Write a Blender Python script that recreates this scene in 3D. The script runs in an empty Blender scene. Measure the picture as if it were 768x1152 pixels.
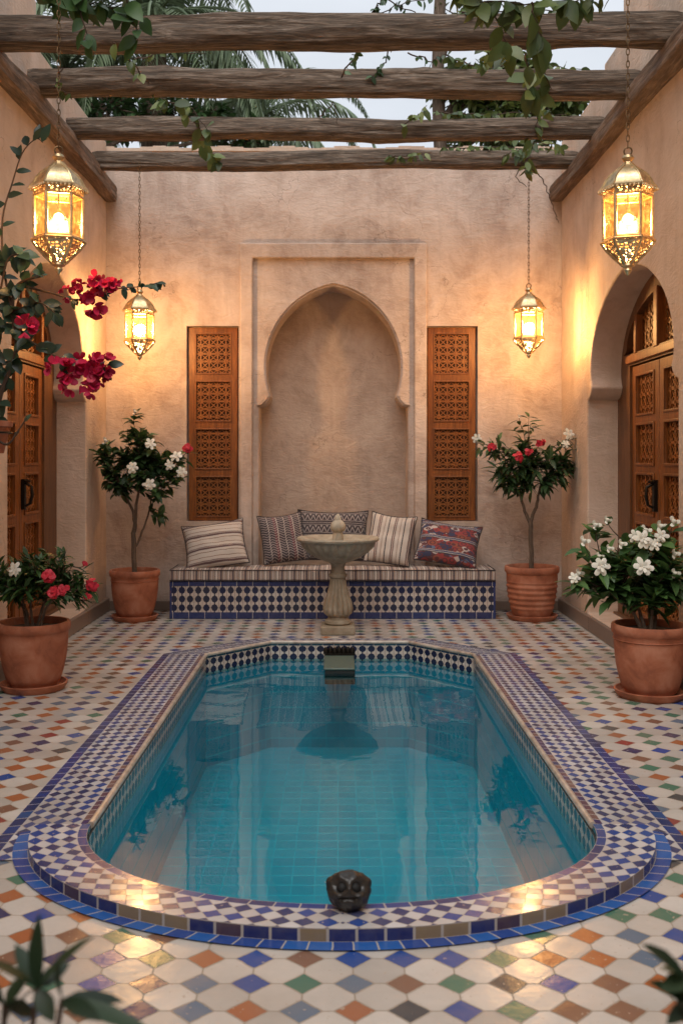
import bpy, bmesh, math, random
from mathutils import Vector, Matrix, noise
from mathutils.geometry import tessellate_polygon
R = math.radians
PI = math.pi
rnd = random.Random(7)
S = bpy.context.scene
COL = S.collection

# ---------------------------------------------------------------- camera
F, VX, VY, EYE = 1120.0, 380.0, 517.0, 1.5
cam = bpy.data.cameras.new('camera'); cam_o = bpy.data.objects.new('camera', cam); COL.objects.link(cam_o)
cam_o.location = (0, 0, EYE); cam_o.rotation_euler = (R(90), 0, 0)
cam.sensor_fit = 'HORIZONTAL'; cam.sensor_width = 36; cam.lens = 36 * F / 768
cam.shift_x = (384 - VX) / 768; cam.shift_y = -(576 - VY) / 768
cam.clip_start = 0.05; cam.clip_end = 2000
cam.dof.use_dof = True; cam.dof.focus_distance = 6.0; cam.dof.aperture_fstop = 5.6
S.camera = cam_o

# ---------------------------------------------------------------- world, sun, exposure
SUN_EL, SUN_ROT = R(54), R(190)
w = bpy.data.worlds.new('World'); S.world = w; w.use_nodes = True
nt = w.node_tree; nt.nodes.clear()
sky = nt.nodes.new('ShaderNodeTexSky'); sky.sky_type = 'NISHITA'; sky.sun_disc = False
sky.sun_elevation = SUN_EL; sky.sun_rotation = SUN_ROT; sky.dust_density = 2.0
bg = nt.nodes.new('ShaderNodeBackground'); bg.inputs[1].default_value = 0.05
nt.links.new(sky.outputs[0], bg.inputs[0])
tc = nt.nodes.new('ShaderNodeTexCoord'); mp = nt.nodes.new('ShaderNodeMapping'); mp.inputs['Scale'].default_value = (1, 1, 3)
no = nt.nodes.new('ShaderNodeTexNoise'); no.inputs['Scale'].default_value = 2.2; no.inputs['Detail'].default_value = 5
cr = nt.nodes.new('ShaderNodeValToRGB')
cr.color_ramp.elements[0].position = .3; cr.color_ramp.elements[0].color = (.52, .56, .61, 1)
cr.color_ramp.elements[1].position = .7; cr.color_ramp.elements[1].color = (.70, .73, .78, 1)
nt.links.new(tc.outputs['Generated'], mp.inputs[0]); nt.links.new(mp.outputs[0], no.inputs[0]); nt.links.new(no.outputs[0], cr.inputs[0])
bg2 = nt.nodes.new('ShaderNodeBackground'); bg2.inputs[1].default_value = 0.95
nt.links.new(cr.outputs[0], bg2.inputs[0])
mx = nt.nodes.new('ShaderNodeMixShader'); mx.inputs[0].default_value = .85
wo = nt.nodes.new('ShaderNodeOutputWorld')
nt.links.new(bg.outputs[0], mx.inputs[1]); nt.links.new(bg2.outputs[0], mx.inputs[2]); nt.links.new(mx.outputs[0], wo.inputs[0])
sun = bpy.data.lights.new('sun', 'SUN'); sun.energy = 1.6; sun.angle = R(50); sun.color = (1, .96, .92)
sun_o = bpy.data.objects.new('sun', sun); COL.objects.link(sun_o)
az = SUN_ROT
d_ = Vector((math.sin(az) * math.cos(SUN_EL), math.cos(az) * math.cos(SUN_EL), math.sin(SUN_EL)))
sun_o.rotation_euler = d_.to_track_quat('Z', 'Y').to_euler(); sun_o.location = (0, 0, 20)
S.view_settings.view_transform = 'Standard'; S.view_settings.look = 'None'
S.view_settings.exposure = 0.56; S.view_settings.gamma = 1; S.view_settings.use_curve_mapping = False
LAMP_POWER = 20.0
S.render.engine = 'CYCLES'
try: S.cycles.max_bounces = 8; S.cycles.transparent_max_bounces = 12; S.cycles.sample_clamp_indirect = 4
except Exception: pass

# ---------------------------------------------------------------- helpers
def W(px, py, Y): return Vector(((px - VX) * Y / F, Y, EYE + (VY - py) * Y / F))

def link(o, parent=None):
    COL.objects.link(o)
    if parent: o.parent = parent
    return o
def thing(name, label, cat, loc=(0, 0, 0), rz=0, group=None):
    o = bpy.data.objects.new(name, None); o.location = loc; o.rotation_euler = (0, 0, rz); o.empty_display_size = .1
    COL.objects.link(o); tag(o, label, cat, group); return o
def tag(o, label=None, cat=None, group=None, kind=None):
    if label: o['label'] = label
    if cat: o['category'] = cat; o['kind'] = 'thing'
    if group: o['group'] = group
    if kind: o['kind'] = kind
    return o
def obj(name, bm, mats, parent=None, smooth=True, world=False, bevel=0, sharp=40):
    if world and parent:
        p = parent; off = Vector((0, 0, 0))
        while p: off += p.location; p = p.parent
        for v in bm.verts: v.co -= off
    me = bpy.data.meshes.new(name); bm.normal_update(); bm.to_mesh(me); bm.free()
    if not isinstance(mats, (list, tuple)): mats = [mats]
    for m in mats: me.materials.append(m)
    if smooth:
        me.shade_smooth()
        try: me.set_sharp_from_angle(angle=R(sharp))
        except Exception: pass
    o = bpy.data.objects.new(name, me); link(o, parent)
    if bevel:
        b = o.modifiers.new('bevel', 'BEVEL'); b.width = bevel; b.segments = 2; b.limit_method = 'ANGLE'; b.angle_limit = R(40)
    return o
def box(bm, lo, hi, mi=0):
    x0, y0, z0 = lo; x1, y1, z1 = hi
    v = [bm.verts.new(c) for c in ((x0,y0,z0),(x1,y0,z0),(x1,y1,z0),(x0,y1,z0),(x0,y0,z1),(x1,y0,z1),(x1,y1,z1),(x0,y1,z1))]
    for f in ((0,3,2,1),(4,5,6,7),(0,1,5,4),(1,2,6,5),(2,3,7,6),(3,0,4,7)):
        fc = bm.faces.new([v[i] for i in f]); fc.material_index = mi
    return v
def newbox(lo, hi): bm = bmesh.new(); box(bm, lo, hi); return bm
def tube(bm, pts, rads, n=8, cap=True, mi=0):
    pts = [Vector(p) for p in pts]
    if not hasattr(rads, '__len__'): rads = [rads] * len(pts)
    up = Vector((.13, .21, 1)); rings = []; prev = None
    for i, p in enumerate(pts):
        t = (pts[min(i + 1, len(pts) - 1)] - pts[max(i - 1, 0)]).normalized()
        if prev is None:
            a = t.cross(up)
            if a.length < .1: a = t.cross(Vector((1, 0, 0)))
        else: a = prev - t * prev.dot(t)
        a.normalize(); b = t.cross(a); prev = a
        rings.append([bm.verts.new(p + (a * math.cos(2*PI*k/n) + b * math.sin(2*PI*k/n)) * rads[i]) for k in range(n)])
    for r0, r1 in zip(rings, rings[1:]):
        for k in range(n):
            f = bm.faces.new((r0[k], r0[(k+1) % n], r1[(k+1) % n], r1[k])); f.material_index = mi
    if cap:
        bm.faces.new(rings[0][::-1]); bm.faces.new(rings[-1])
def lathe(bm, prof, n=32, c=(0, 0, 0), rot=0, mod=None, mi=0, uv=None):
    rings = []
    for (r, z) in prof:
        ring = []
        for k in range(n):
            a = 2*PI*k/n + rot; rr = r * (mod(a, z, r) if mod else 1)
            ring.append(bm.verts.new((c[0] + rr*math.cos(a), c[1] + rr*math.sin(a), c[2] + z)))
        rings.append(ring)
    L = bm.loops.layers.uv.verify() if uv else None; acc = 0
    for i, (r0, r1) in enumerate(zip(rings, rings[1:])):
        dv = math.hypot(prof[i+1][0] - prof[i][0], prof[i+1][1] - prof[i][1])
        for k in range(n):
            f = bm.faces.new((r0[k], r0[(k+1) % n], r1[(k+1) % n], r1[k])); f.material_index = mi
            if L:
                for lp, (uu, vv) in zip(f.loops, ((k, acc), (k+1, acc), (k+1, acc+dv), (k, acc+dv))): lp[L].uv = (uu/n, vv)
        acc += dv
    if prof[0][0] > 1e-4: bm.faces.new(rings[0][::-1])
    if prof[-1][0] > 1e-4: bm.faces.new(rings[-1])
    bmesh.ops.remove_doubles(bm, verts=bm.verts, dist=1e-6)
def plate(bm, outer, holes, mapf, t0, t1, back=True, mi=0, front=True):
    """extruded plate: outer polygon and holes in (u,v), mapf(u,v,t)->xyz"""
    loops = [outer] + list(holes)
    flat = [p for l in loops for p in l]
    tris = tessellate_polygon([[Vector((p[0], p[1], 0)) for p in l] for l in loops])
    A = [bm.verts.new(mapf(u, v, t0)) for u, v in flat]
    B = [bm.verts.new(mapf(u, v, t1)) for u, v in flat]
    for t in tris:
        try:
            if front: bm.faces.new([A[i] for i in t]).material_index = mi
            if back: bm.faces.new([B[i] for i in t][::-1]).material_index = mi
        except ValueError: pass
    k = 0
    for l in loops:
        n = len(l)
        for i in range(n):
            a, b = k + i, k + (i + 1) % n
            try: bm.faces.new((A[a], A[b], B[b], B[a])).material_index = mi
            except ValueError: pass
        k += n
    bmesh.ops.recalc_face_normals(bm, faces=bm.faces)
def rect(u0, v0, u1, v1): return [(u0, v0), (u1, v0), (u1, v1), (u0, v1)]
def arch_profile(c, wj, wp, wb, z0, zi, zb, za, n=16, grow=0.0):
    """horseshoe arch outline centred on c: jamb half width wj, pinch wp, bulge wb, impost zi, bulge height zb, apex za"""
    wj += grow; wp += grow; wb += grow; za += grow
    cc = wb * .2; Rr = wb + cc; top = math.sqrt(Rr*Rr - cc*cc); ks = (za - zb) / top
    thp = -math.acos(min(1, (wp + cc) / Rr)); zl = (zb - (zi + .10)) / max(1e-6, Rr * math.sin(-thp))
    h = [(wj, z0), (wj, zi), (wp + (wj-wp)*.55, zi + .015), (wp + (wj-wp)*.25, zi + .05)]
    th1 = math.acos(cc / Rr)
    for i in range(n + 1):
        th = thp + (th1 - thp) * i / n
        h.append((-cc + Rr*math.cos(th), zb + Rr*math.sin(th) * (ks if th > 0 else zl)))
    h[-1] = (0, za)
    return [(c + x, z) for x, z in h] + [(c - x, z) for x, z in h[:-1][::-1]]

# ---------------------------------------------------------------- node helpers
class NT:
    def __init__(s, name):
        s.m = bpy.data.materials.new(name); s.m.use_nodes = True; s.t = s.m.node_tree; s.t.nodes.clear()
        s.out = s.t.nodes.new('ShaderNodeOutputMaterial')
    def n(s, ty, **k):
        nd = s.t.nodes.new('ShaderNode' + ty)
        for a, b in k.items(): setattr(nd, a, b)
        return nd
    def put(s, sock, v):
        if isinstance(v, bpy.types.NodeSocket): s.t.links.new(v, sock)
        elif isinstance(v, (tuple, list)) and len(v) == 3 and sock.type == 'RGBA': sock.default_value = (*v, 1)
        else: sock.default_value = v
    def math(s, op, a, b=0.0, c=None, clamp=False):
        nd = s.n('Math', operation=op, use_clamp=clamp); s.put(nd.inputs[0], a); s.put(nd.inputs[1], b)
        if c is not None: s.put(nd.inputs[2], c)
        return nd.outputs[0]
    def mix(s, f, a, b, blend='MIX'):
        nd = s.n('Mix', data_type='RGBA', blend_type=blend); s.put(nd.inputs[0], f); s.put(nd.inputs[6], a); s.put(nd.inputs[7], b); return nd.outputs[2]
    def ramp(s, f, stops, interp='LINEAR'):
        nd = s.n('ValToRGB'); cr = nd.color_ramp; cr.interpolation = interp
        while len(cr.elements) < len(stops): cr.elements.new(.5)
        for e, (p, c) in zip(cr.elements, stops):
            e.position = p; e.color = (*c, 1) if hasattr(c, '__len__') else (c, c, c, 1)
        s.put(nd.inputs[0], f); return nd.outputs[0]
    def coords(s, kind='Object', scale=(1, 1, 1), loc=(0, 0, 0)):
        t = s.n('TexCoord').outputs[kind]; m = s.n('Mapping'); s.put(m.inputs[0], t)
        m.inputs['Scale'].default_value = scale; m.inputs['Location'].default_value = loc; return m.outputs[0]
    def noise(s, vec, scale, detail=4, rough=.5, dist=0):
        nd = s.n('TexNoise'); s.put(nd.inputs['Vector'], vec); nd.inputs['Scale'].default_value = scale
        nd.inputs['Detail'].default_value = detail; nd.inputs['Roughness'].default_value = rough; nd.inputs['Distortion'].default_value = dist
        return nd.outputs[0]
    def sep(s, v): nd = s.n('SeparateXYZ'); s.put(nd.inputs[0], v); return nd.outputs
    def comb(s, x, y, z=0.0):
        nd = s.n('CombineXYZ')
        for i, q in enumerate((x, y, z)): s.put(nd.inputs[i], q)
        return nd.outputs[0]
    def white(s, vec): nd = s.n('TexWhiteNoise', noise_dimensions='3D'); s.put(nd.inputs[0], vec); return nd.outputs
    def bump(s, h, strength=.3, dist=.01):
        nd = s.n('Bump'); s.put(nd.inputs['Height'], h); nd.inputs['Strength'].default_value = strength; nd.inputs['Distance'].default_value = dist
        return nd.outputs[0]
    def bsdf(s, col, rough=.6, normal=None, **k):
        b = s.n('BsdfPrincipled'); s.put(b.inputs['Base Color'], col); s.put(b.inputs['Roughness'], rough)
        if normal is not None: s.put(b.inputs['Normal'], normal)
        for a, v in k.items(): s.put(b.inputs[a.replace('_', ' ')], v)
        s.t.links.new(b.outputs[0], s.out.inputs[0]); return b

def plaster(name, base, dark, light, scale=1.0):
    s = NT(name); v = s.coords()
    big = s.noise(v, 1.1*scale, 6, .62, .8); mid = s.noise(v, 3.6*scale, 8, .68, .7); fine = s.noise(v, 60, 4, .6)
    col = s.ramp(big, [(.3, dark), (.5, base), (.72, light)])
    col = s.mix(s.ramp(mid, [(.40, 0.0), (.68, .6)]), col, light)
    stz = s.coords(scale=(3.0, 3.0, .35)); streak = s.noise(stz, 2.2, 5, .6, .4)
    col = s.mix(s.ramp(streak, [(.52, 0.0), (.72, .4)]), col, dark)
    z = s.sep(s.coords())[2]
    cw = s.n('TexVoronoi'); cw.feature = 'DISTANCE_TO_EDGE'; cw.inputs['Scale'].default_value = 1.3; vv = s.n('VectorMath', operation='ADD'); s.put(vv.inputs[0], s.coords()); nz = s.n('TexNoise'); nz.inputs['Scale'].default_value = 2.5; nz.inputs['Detail'].default_value = 6; s.put(nz.inputs['Vector'], s.coords()); s.put(vv.inputs[1], nz.outputs['Color']); s.put(cw.inputs['Vector'], vv.outputs[0])
    crack = s.math('MULTIPLY', s.math('LESS_THAN', cw.outputs['Distance'], .0035), s.math('GREATER_THAN', s.noise(s.coords(loc=(3, 1, 2)), .9, 2), .56))
    col = s.mix(s.math('MULTIPLY', crack, .55), col, tuple(q * .5 for q in dark))
    trow = s.noise(s.coords(scale=(1, 1, 2.2)), 7.0, 3, .5, 2.5)
    col = s.mix(s.ramp(trow, [(.55, 0.0), (.62, .18), (.7, .0)]), col, light)
    low_mix = s.math('MULTIPLY', s.math('SUBTRACT', .55, z), 1.4, clamp=True)
    col = s.mix(s.math('MULTIPLY', low_mix, s.math('MULTIPLY', mid, .7)), col, dark)  # dark tone grows towards the bottom, broken up by noise
    h = s.math('ADD', s.math('MULTIPLY', mid, 1.0), s.math('MULTIPLY', fine, .12))
    h = s.math('ADD', h, s.math('ADD', s.math('MULTIPLY', trow, .8), s.math('MULTIPLY', big, 1.5)))
    s.bsdf(col, s.ramp(mid, [(.3, .75), (.7, .9)]), s.bump(h, .45, .02))
    return s.m
M = {}
M['plaster'] = plaster('plaster_pink', (.47, .355, .285), (.32, .228, .175), (.66, .545, .465), 1.3)
M['plaster_side'] = plaster('plaster_side', (.56, .41, .30), (.42, .29, .21), (.67, .52, .41), 1.0)
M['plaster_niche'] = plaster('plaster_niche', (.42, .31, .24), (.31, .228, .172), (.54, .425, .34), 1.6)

def wood(name, a, b, c, axis='x', sc=1.0, rough=.6, strength=.4, crack=True):
    s = NT(name); k = {'x': (.8, 9, 9), 'y': (9, .8, 9), 'z': (9, 9, .8)}[axis]
    v = s.coords(scale=tuple(q * sc for q in k)); n1 = s.noise(v, 2.0, 8, .65, 1.5); n2 = s.noise(v, 7.0, 6, .6, .6)
    n3 = s.noise(s.coords(), 2.5, 3)
    col = s.ramp(n1, [(.28, a), (.5, b), (.7, c)])
    col = s.mix(s.ramp(n2, [(.4, .6), (.55, 0.0)]), col, a)
    col = s.mix(s.math('MULTIPLY', n3, .35), col, tuple(q * .6 for q in b))
    s.bsdf(col, rough, s.bump(s.math('ADD', n1, s.math('MULTIPLY', n2, .6)), strength, .012)); return s.m
M['log'] = wood('weathered_log', (.022, .017, .013), (.155, .108, .074), (.38, .305, .24), 'x', 1.4, .85, 1.0)
M['plate_wood'] = wood('wall_beam_wood', (.05, .033, .022), (.20, .13, .085), (.34, .25, .18), 'y', 1.0, .85, .7)
M['door_wood'] = wood('door_wood', (.10, .028, .005), (.24, .076, .014), (.34, .118, .024), 'z', 1.0, .42, .15)
M['door_dark'] = wood('door_frame_wood', (.08, .032, .012), (.15, .062, .022), (.22, .095, .034), 'z', 1.0, .45, .15)
M['lattice_wood'] = wood('lattice_wood', (.14, .042, .008), (.30, .10, .018), (.42, .155, .032), 'z', 2.0, .45, .15)
def simple(name, col, rough=.6, **k):
    s = NT(name); v = s.coords(); n = s.noise(v, 18, 5, .6)
    s.bsdf(s.mix(s.math('MULTIPLY', n, .6), col, tuple(q * .55 for q in col)), rough, s.bump(n, .15, .004), **k); return s.m
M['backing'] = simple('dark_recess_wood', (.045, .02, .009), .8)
M['iron'] = simple('dark_iron', (.03, .025, .02), .45, Metallic=.8)
M['soil'] = simple('potting_soil', (.035, .022, .015), .95)
M['bronze'] = simple('bronze_chain', (.16, .10, .05), .45, Metallic=.9)
M['blackstone'] = simple('black_stone', (.030, .026, .022), .35)
M['spout_stone'] = simple('green_stone', (.09, .13, .105), .5)
M['spout_dark'] = simple('dark_spout', (.01, .012, .01), .6)

def terracotta():
    s = NT('terracotta'); v = s.coords(); a = s.noise(v, 6, 6, .6, .5); b = s.noise(v, 40, 3)
    col = s.ramp(a, [(.3, (.19, .058, .028)), (.5, (.35, .115, .055)), (.72, (.46, .20, .12))])
    n2 = s.noise(s.coords(loc=(5, 2, 0)), 3.0, 6, .7, 1.0)
    col = s.mix(s.ramp(n2, [(.55, 0.0), (.75, .35)]), col, (.62, .45, .35))
    s.bsdf(col, .8, s.bump(s.math('ADD', a, s.math('MULTIPLY', b, .4)), .3, .006)); return s.m
M['terracotta'] = terracotta()
def stone():
    s = NT('carved_stone'); v = s.coords(); a = s.noise(v, 9, 7, .65, .6); b = s.noise(v, 2.5, 4)
    col = s.ramp(a, [(.3, (.20, .16, .11)), (.5, (.38, .32, .23)), (.7, (.55, .48, .37))])
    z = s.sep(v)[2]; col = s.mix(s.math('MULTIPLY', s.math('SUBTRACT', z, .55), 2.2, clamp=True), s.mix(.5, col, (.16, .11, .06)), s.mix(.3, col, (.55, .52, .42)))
    s.bsdf(col, .75, s.bump(a, .5, .01)); return s.m
M['stone'] = stone()
def brass(name, pierced=0, col=(.78, .58, .32)):
    s = NT(name); v = s.coords(); a = s.noise(v, 30, 6, .7)
    c = s.ramp(a, [(.3, tuple(q*.45 for q in col)), (.55, col), (.75, tuple(min(1, q*1.35) for q in col))])
    b = s.bsdf(c, s.ramp(a, [(.3, .45), (.7, .28)]), s.bump(a, .3, .003), Metallic=1.0)
    if pierced:
        vo = s.n('TexVoronoi'); s.put(vo.inputs['Vector'], v); vo.inputs['Scale'].default_value = pierced; vo.feature = 'DISTANCE_TO_EDGE'
        al = s.math('LESS_THAN', vo.outputs['Distance'], .20); s.put(b.inputs['Alpha'], al)
    return s.m
M['brass'] = brass('brass'); M['filigree'] = brass('pierced_brass', 55)
def amber():
    s = NT('amber_glass'); v = s.coords(); n = s.noise(v, 45, 4, .7)
    tr = s.n('BsdfTransparent'); s.put(tr.inputs[0], s.ramp(n, [(.3, (1, .74, .40)), (.7, (1, .86, .60))]))
    tl = s.n('BsdfTranslucent'); s.put(tl.inputs[0], (1, .58, .16)); gl = s.n('BsdfGlossy'); gl.inputs['Roughness'].default_value = .08
    s.put(gl.inputs['Normal'], s.bump(n, .6, .004))
    m1 = s.n('MixShader'); s.put(m1.inputs[0], s.ramp(n, [(.38, .010), (.52, .032), (.72, .09)])); s.t.links.new(tr.outputs[0], m1.inputs[1]); s.t.links.new(tl.outputs[0], m1.inputs[2])
    m2 = s.n('MixShader'); m2.inputs[0].default_value = .07; s.t.links.new(m1.outputs[0], m2.inputs[1]); s.t.links.new(gl.outputs[0], m2.inputs[2])
    s.t.links.new(m2.outputs[0], s.out.inputs[0]); return s.m
M['amber'] = amber()
def bulb_mat():
    s = NT('lit_bulb'); e = s.n('Emission'); s.put(e.inputs[0], (1, .66, .30)); e.inputs[1].default_value = 30
    s.t.links.new(e.outputs[0], s.out.inputs[0]); return s.m
M['bulb'] = bulb_mat()

# ---- glazed tile materials
WHITE = (.70, .665, .61)
def lattice_tile(name, kind, px, py, r, palette, white=WHITE, grout=(.33, .28, .22), off=(0, 0), g=.026, rough=.10, tilt=2.2, coat=.2):
    """square lattice: coloured diamonds at the lattice points, pale tiles between"""
    s = NT(name); v0 = s.coords(kind)
    wob = s.noise(v0, 6.0, 2); wob2 = s.noise(s.coords(kind, loc=(7, 3, 0)), 6.0, 2)
    x, y, _ = s.sep(v0)
    x = s.math('ADD', s.math('DIVIDE', s.math('SUBTRACT', x, off[0]), px), s.math('MULTIPLY', s.math('SUBTRACT', wob, .5), .10))
    y = s.math('ADD', s.math('DIVIDE', s.math('SUBTRACT', y, off[1]), py), s.math('MULTIPLY', s.math('SUBTRACT', wob2, .5), .10))
    ix = s.math('FLOOR', s.math('ADD', x, .5)); iy = s.math('FLOOR', s.math('ADD', y, .5))
    qx = s.math('SUBTRACT', x, ix); qy = s.math('SUBTRACT', y, iy)
    ax = s.math('ABSOLUTE', qx); ay = s.math('ABSOLUTE', qy); d = s.math('ADD', s.math('ADD', ax, ay), s.math('MULTIPLY', s.math('SUBTRACT', s.noise(v0, 55, 3, .6), .5), .05))
    dia = s.math('LESS_THAN', d, r)
    cell = s.white(s.comb(ix, iy, 1.0)); fx = s.math('FLOOR', x); fy = s.math('FLOOR', y); wc = s.white(s.comb(fx, fy, 5.0))
    stops = []; t = 0
    for c, wgt in palette: stops.append((t, c)); t += wgt
    dc = s.ramp(cell[0], stops, 'CONSTANT')
    dc = s.mix(s.math('MULTIPLY', s.sep(cell[1])[1], .4), dc, s.mix(.4, dc, (.05, .06, .09)))
    glaze = s.noise(v0, 38, 4, .6)
    dc = s.mix(s.math('MULTIPLY', glaze, .35), dc, s.mix(.2, dc, (.4, .4, .42)))
    wcol = s.mix(s.sep(wc[1])[0], white, tuple(q * .66 for q in white)); wcol = s.mix(s.math('MULTIPLY', s.sep(wc[1])[1], .35), wcol, (.50, .40, .31))
    wcol = s.mix(s.math('MULTIPLY', glaze, .35), wcol, tuple(q * .6 for q in white))
    e1 = s.math('LESS_THAN', s.math('ABSOLUTE', s.math('SUBTRACT', d, r)), g)
    e2 = s.math('MULTIPLY', s.math('LESS_THAN', s.math('MINIMUM', ax, ay), g * .7), s.math('GREATER_THAN', d, r))
    gm = s.math('MAXIMUM', e1, e2)
    col = s.mix(dia, wcol, dc); col = s.mix(gm, col, grout)
    dirt = s.noise(v0, 1.7, 5, .6); col = s.mix(s.ramp(dirt, [(.42, 0.0), (.75, .42)]), col, (.26, .21, .16)); chip = s.noise(v0, 48, 2, .5); col = s.mix(s.math('MULTIPLY', s.math('GREATER_THAN', chip, .69), .7), col, (.45, .37, .29))
    # every tile lies a little tilted
    cx = s.math('SUBTRACT', s.math('SUBTRACT', x, fx), .5); cy = s.math('SUBTRACT', s.math('SUBTRACT', y, fy), .5)
    a1 = s.sep(cell[1]); b1 = s.sep(wc[1])
    td = s.math('ADD', s.math('MULTIPLY', qx, s.math('SUBTRACT', a1[0], .5)), s.math('MULTIPLY', qy, s.math('SUBTRACT', a1[2], .5)))
    tw = s.math('ADD', s.math('MULTIPLY', cx, s.math('SUBTRACT', b1[0], .5)), s.math('MULTIPLY', cy, s.math('SUBTRACT', b1[2], .5)))
    th = s.mix(dia, tw, td); thf = s.n('RGBToBW'); s.put(thf.inputs[0], s.mix(dia, s.comb(tw, tw, tw), s.comb(td, td, td)))
    tiltv = s.math('ADD', s.math('MULTIPLY', dia, td), s.math('MULTIPLY', s.math('SUBTRACT', 1.0, dia), tw))
    h = s.math('ADD', s.math('MULTIPLY', tiltv, 1.2 * tilt), s.math('MULTIPLY', gm, -.8))
    h = s.math('ADD', h, s.math('MULTIPLY', s.noise(v0, 16, 4), .9))
    ro = s.math('ADD', s.math('MULTIPLY', gm, .5), s.math('ADD', rough, s.math('MULTIPLY', s.noise(v0, 9, 4), .22)))
    s.bsdf(col, ro, s.bump(h, .35, .004), Coat_Weight=coat * .5, Coat_Roughness=.08, Specular_IOR_Level=.38); return s.m
BLUE, NAVY, TERR, GREEN, GREYB, BROWN, RED = (.004, .06, .30), (.004, .018, .11), (.40, .12, .03), (.045, .18, .115), (.11, .17, .25), (.22, .105, .06), (.28, .035, .025)
M['floor'] = lattice_tile('floor_tiles', 'Object', .147, .1425, .40,
    [(BLUE, .17), (TERR, .2), (NAVY, .1), (GREEN, .13), (GREYB, .12), (BROWN, .17), (RED, .05), ((.05, .055, .06), .06)], off=(.046, 2.847))
M['coping'] = lattice_tile('coping_tiles', 'UV', .0735, .063, .49, [((.002, .05, .27), .5), ((.002, .022, .13), .5)], white=(.68, .68, .69), g=.025, off=(0, .0315), tilt=1.5)
def brick_tile(name, kind, w_, h_, cols, grout=(.4, .36, .32), rough=.18, g=.06, off=(0, 0), gy=.03):
    s = NT(name); v0 = s.coords(kind); x, y, _ = s.sep(v0)
    x = s.math('DIVIDE', s.math('SUBTRACT', x, off[0]), w_); y = s.math('DIVIDE', s.math('SUBTRACT', y, off[1]), h_); fx = s.math('FLOOR', x); fy = s.math('FLOOR', y)
    wn = s.white(s.comb(fx, fy, 2.0)); stops = []; t = 0
    for c, wgt in cols: stops.append((t, c)); t += wgt
    c = s.ramp(wn[0], stops, 'CONSTANT'); n = s.noise(v0, 30, 4); c = s.mix(s.math('MULTIPLY', n, .4), c, s.mix(.35, c, (.35, .35, .38)))
    rx = s.math('SUBTRACT', x, fx); ry = s.math('SUBTRACT', y, fy)
    ex = s.math('MINIMUM', rx, s.math('SUBTRACT', 1.0, rx)); ey = s.math('MINIMUM', ry, s.math('SUBTRACT', 1.0, ry))
    gm = s.math('MAXIMUM', s.math('LESS_THAN', s.math('MULTIPLY', ex, w_), g * .045), s.math('LESS_THAN', s.math('MULTIPLY', ey, h_), g * gy))
    c = s.mix(gm, c, grout)
    ww = s.sep(wn[1]); tl = s.math('ADD', s.math('MULTIPLY', rx, s.math('SUBTRACT', ww[0], .5)), s.math('MULTIPLY', ry, s.math('SUBTRACT', ww[1], .5)))
    s.bsdf(c, s.math('ADD', rough, s.math('MULTIPLY', gm, .5)), s.bump(s.math('ADD', s.math('ADD', tl, s.math('MULTIPLY', gm, -.8)), s.math('MULTIPLY', n, .3)), .35, .004), Coat_Weight=.1, Coat_Roughness=.08, Specular_IOR_Level=.38)
    return s.m
M['border_blue'] = brick_tile('border_blue', 'UV', .085, .06, [((.002, .035, .20), .5), ((.002, .02, .12), .35), ((.006, .06, .22), .15)])
M['border_plum'] = brick_tile('border_plum', 'UV', .055, .045, [((.12, .05, .075), .35), ((.05, .03, .11), .35), ((.19, .10, .085), .2), (NAVY, .1)])
M['curb'] = brick_tile('curb_tiles', 'UV', .09, .05, [((.008, .015, .11), .66), ((.24, .17, .09), .22), ((.06, .03, .05), .12)], g=.1)
M['strip_blue'] = brick_tile('strip_blue', 'UV', .075, .06, [((.006, .10, .38), .6), ((.006, .05, .26), .4)])
M['skirting'] = brick_tile('skirting_tiles', 'Object', 1.1, 1.0, [((.18, .12, .085), .5), ((.22, .15, .105), .5)], grout=(.08, .06, .045), rough=.5)
M['basin'] = brick_tile('basin_tiles', 'UV', .125, .125, [((.002, .345, .455), .4), ((.003, .37, .48), .35), ((.002, .325, .435), .25)], grout=(.02, .46, .55), g=.055, gy=.11, rough=.3)
M['teal'] = brick_tile('teal_rim', 'UV', .09, .04, [((.012, .09, .14), .5), ((.012, .06, .13), .5)])
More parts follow.
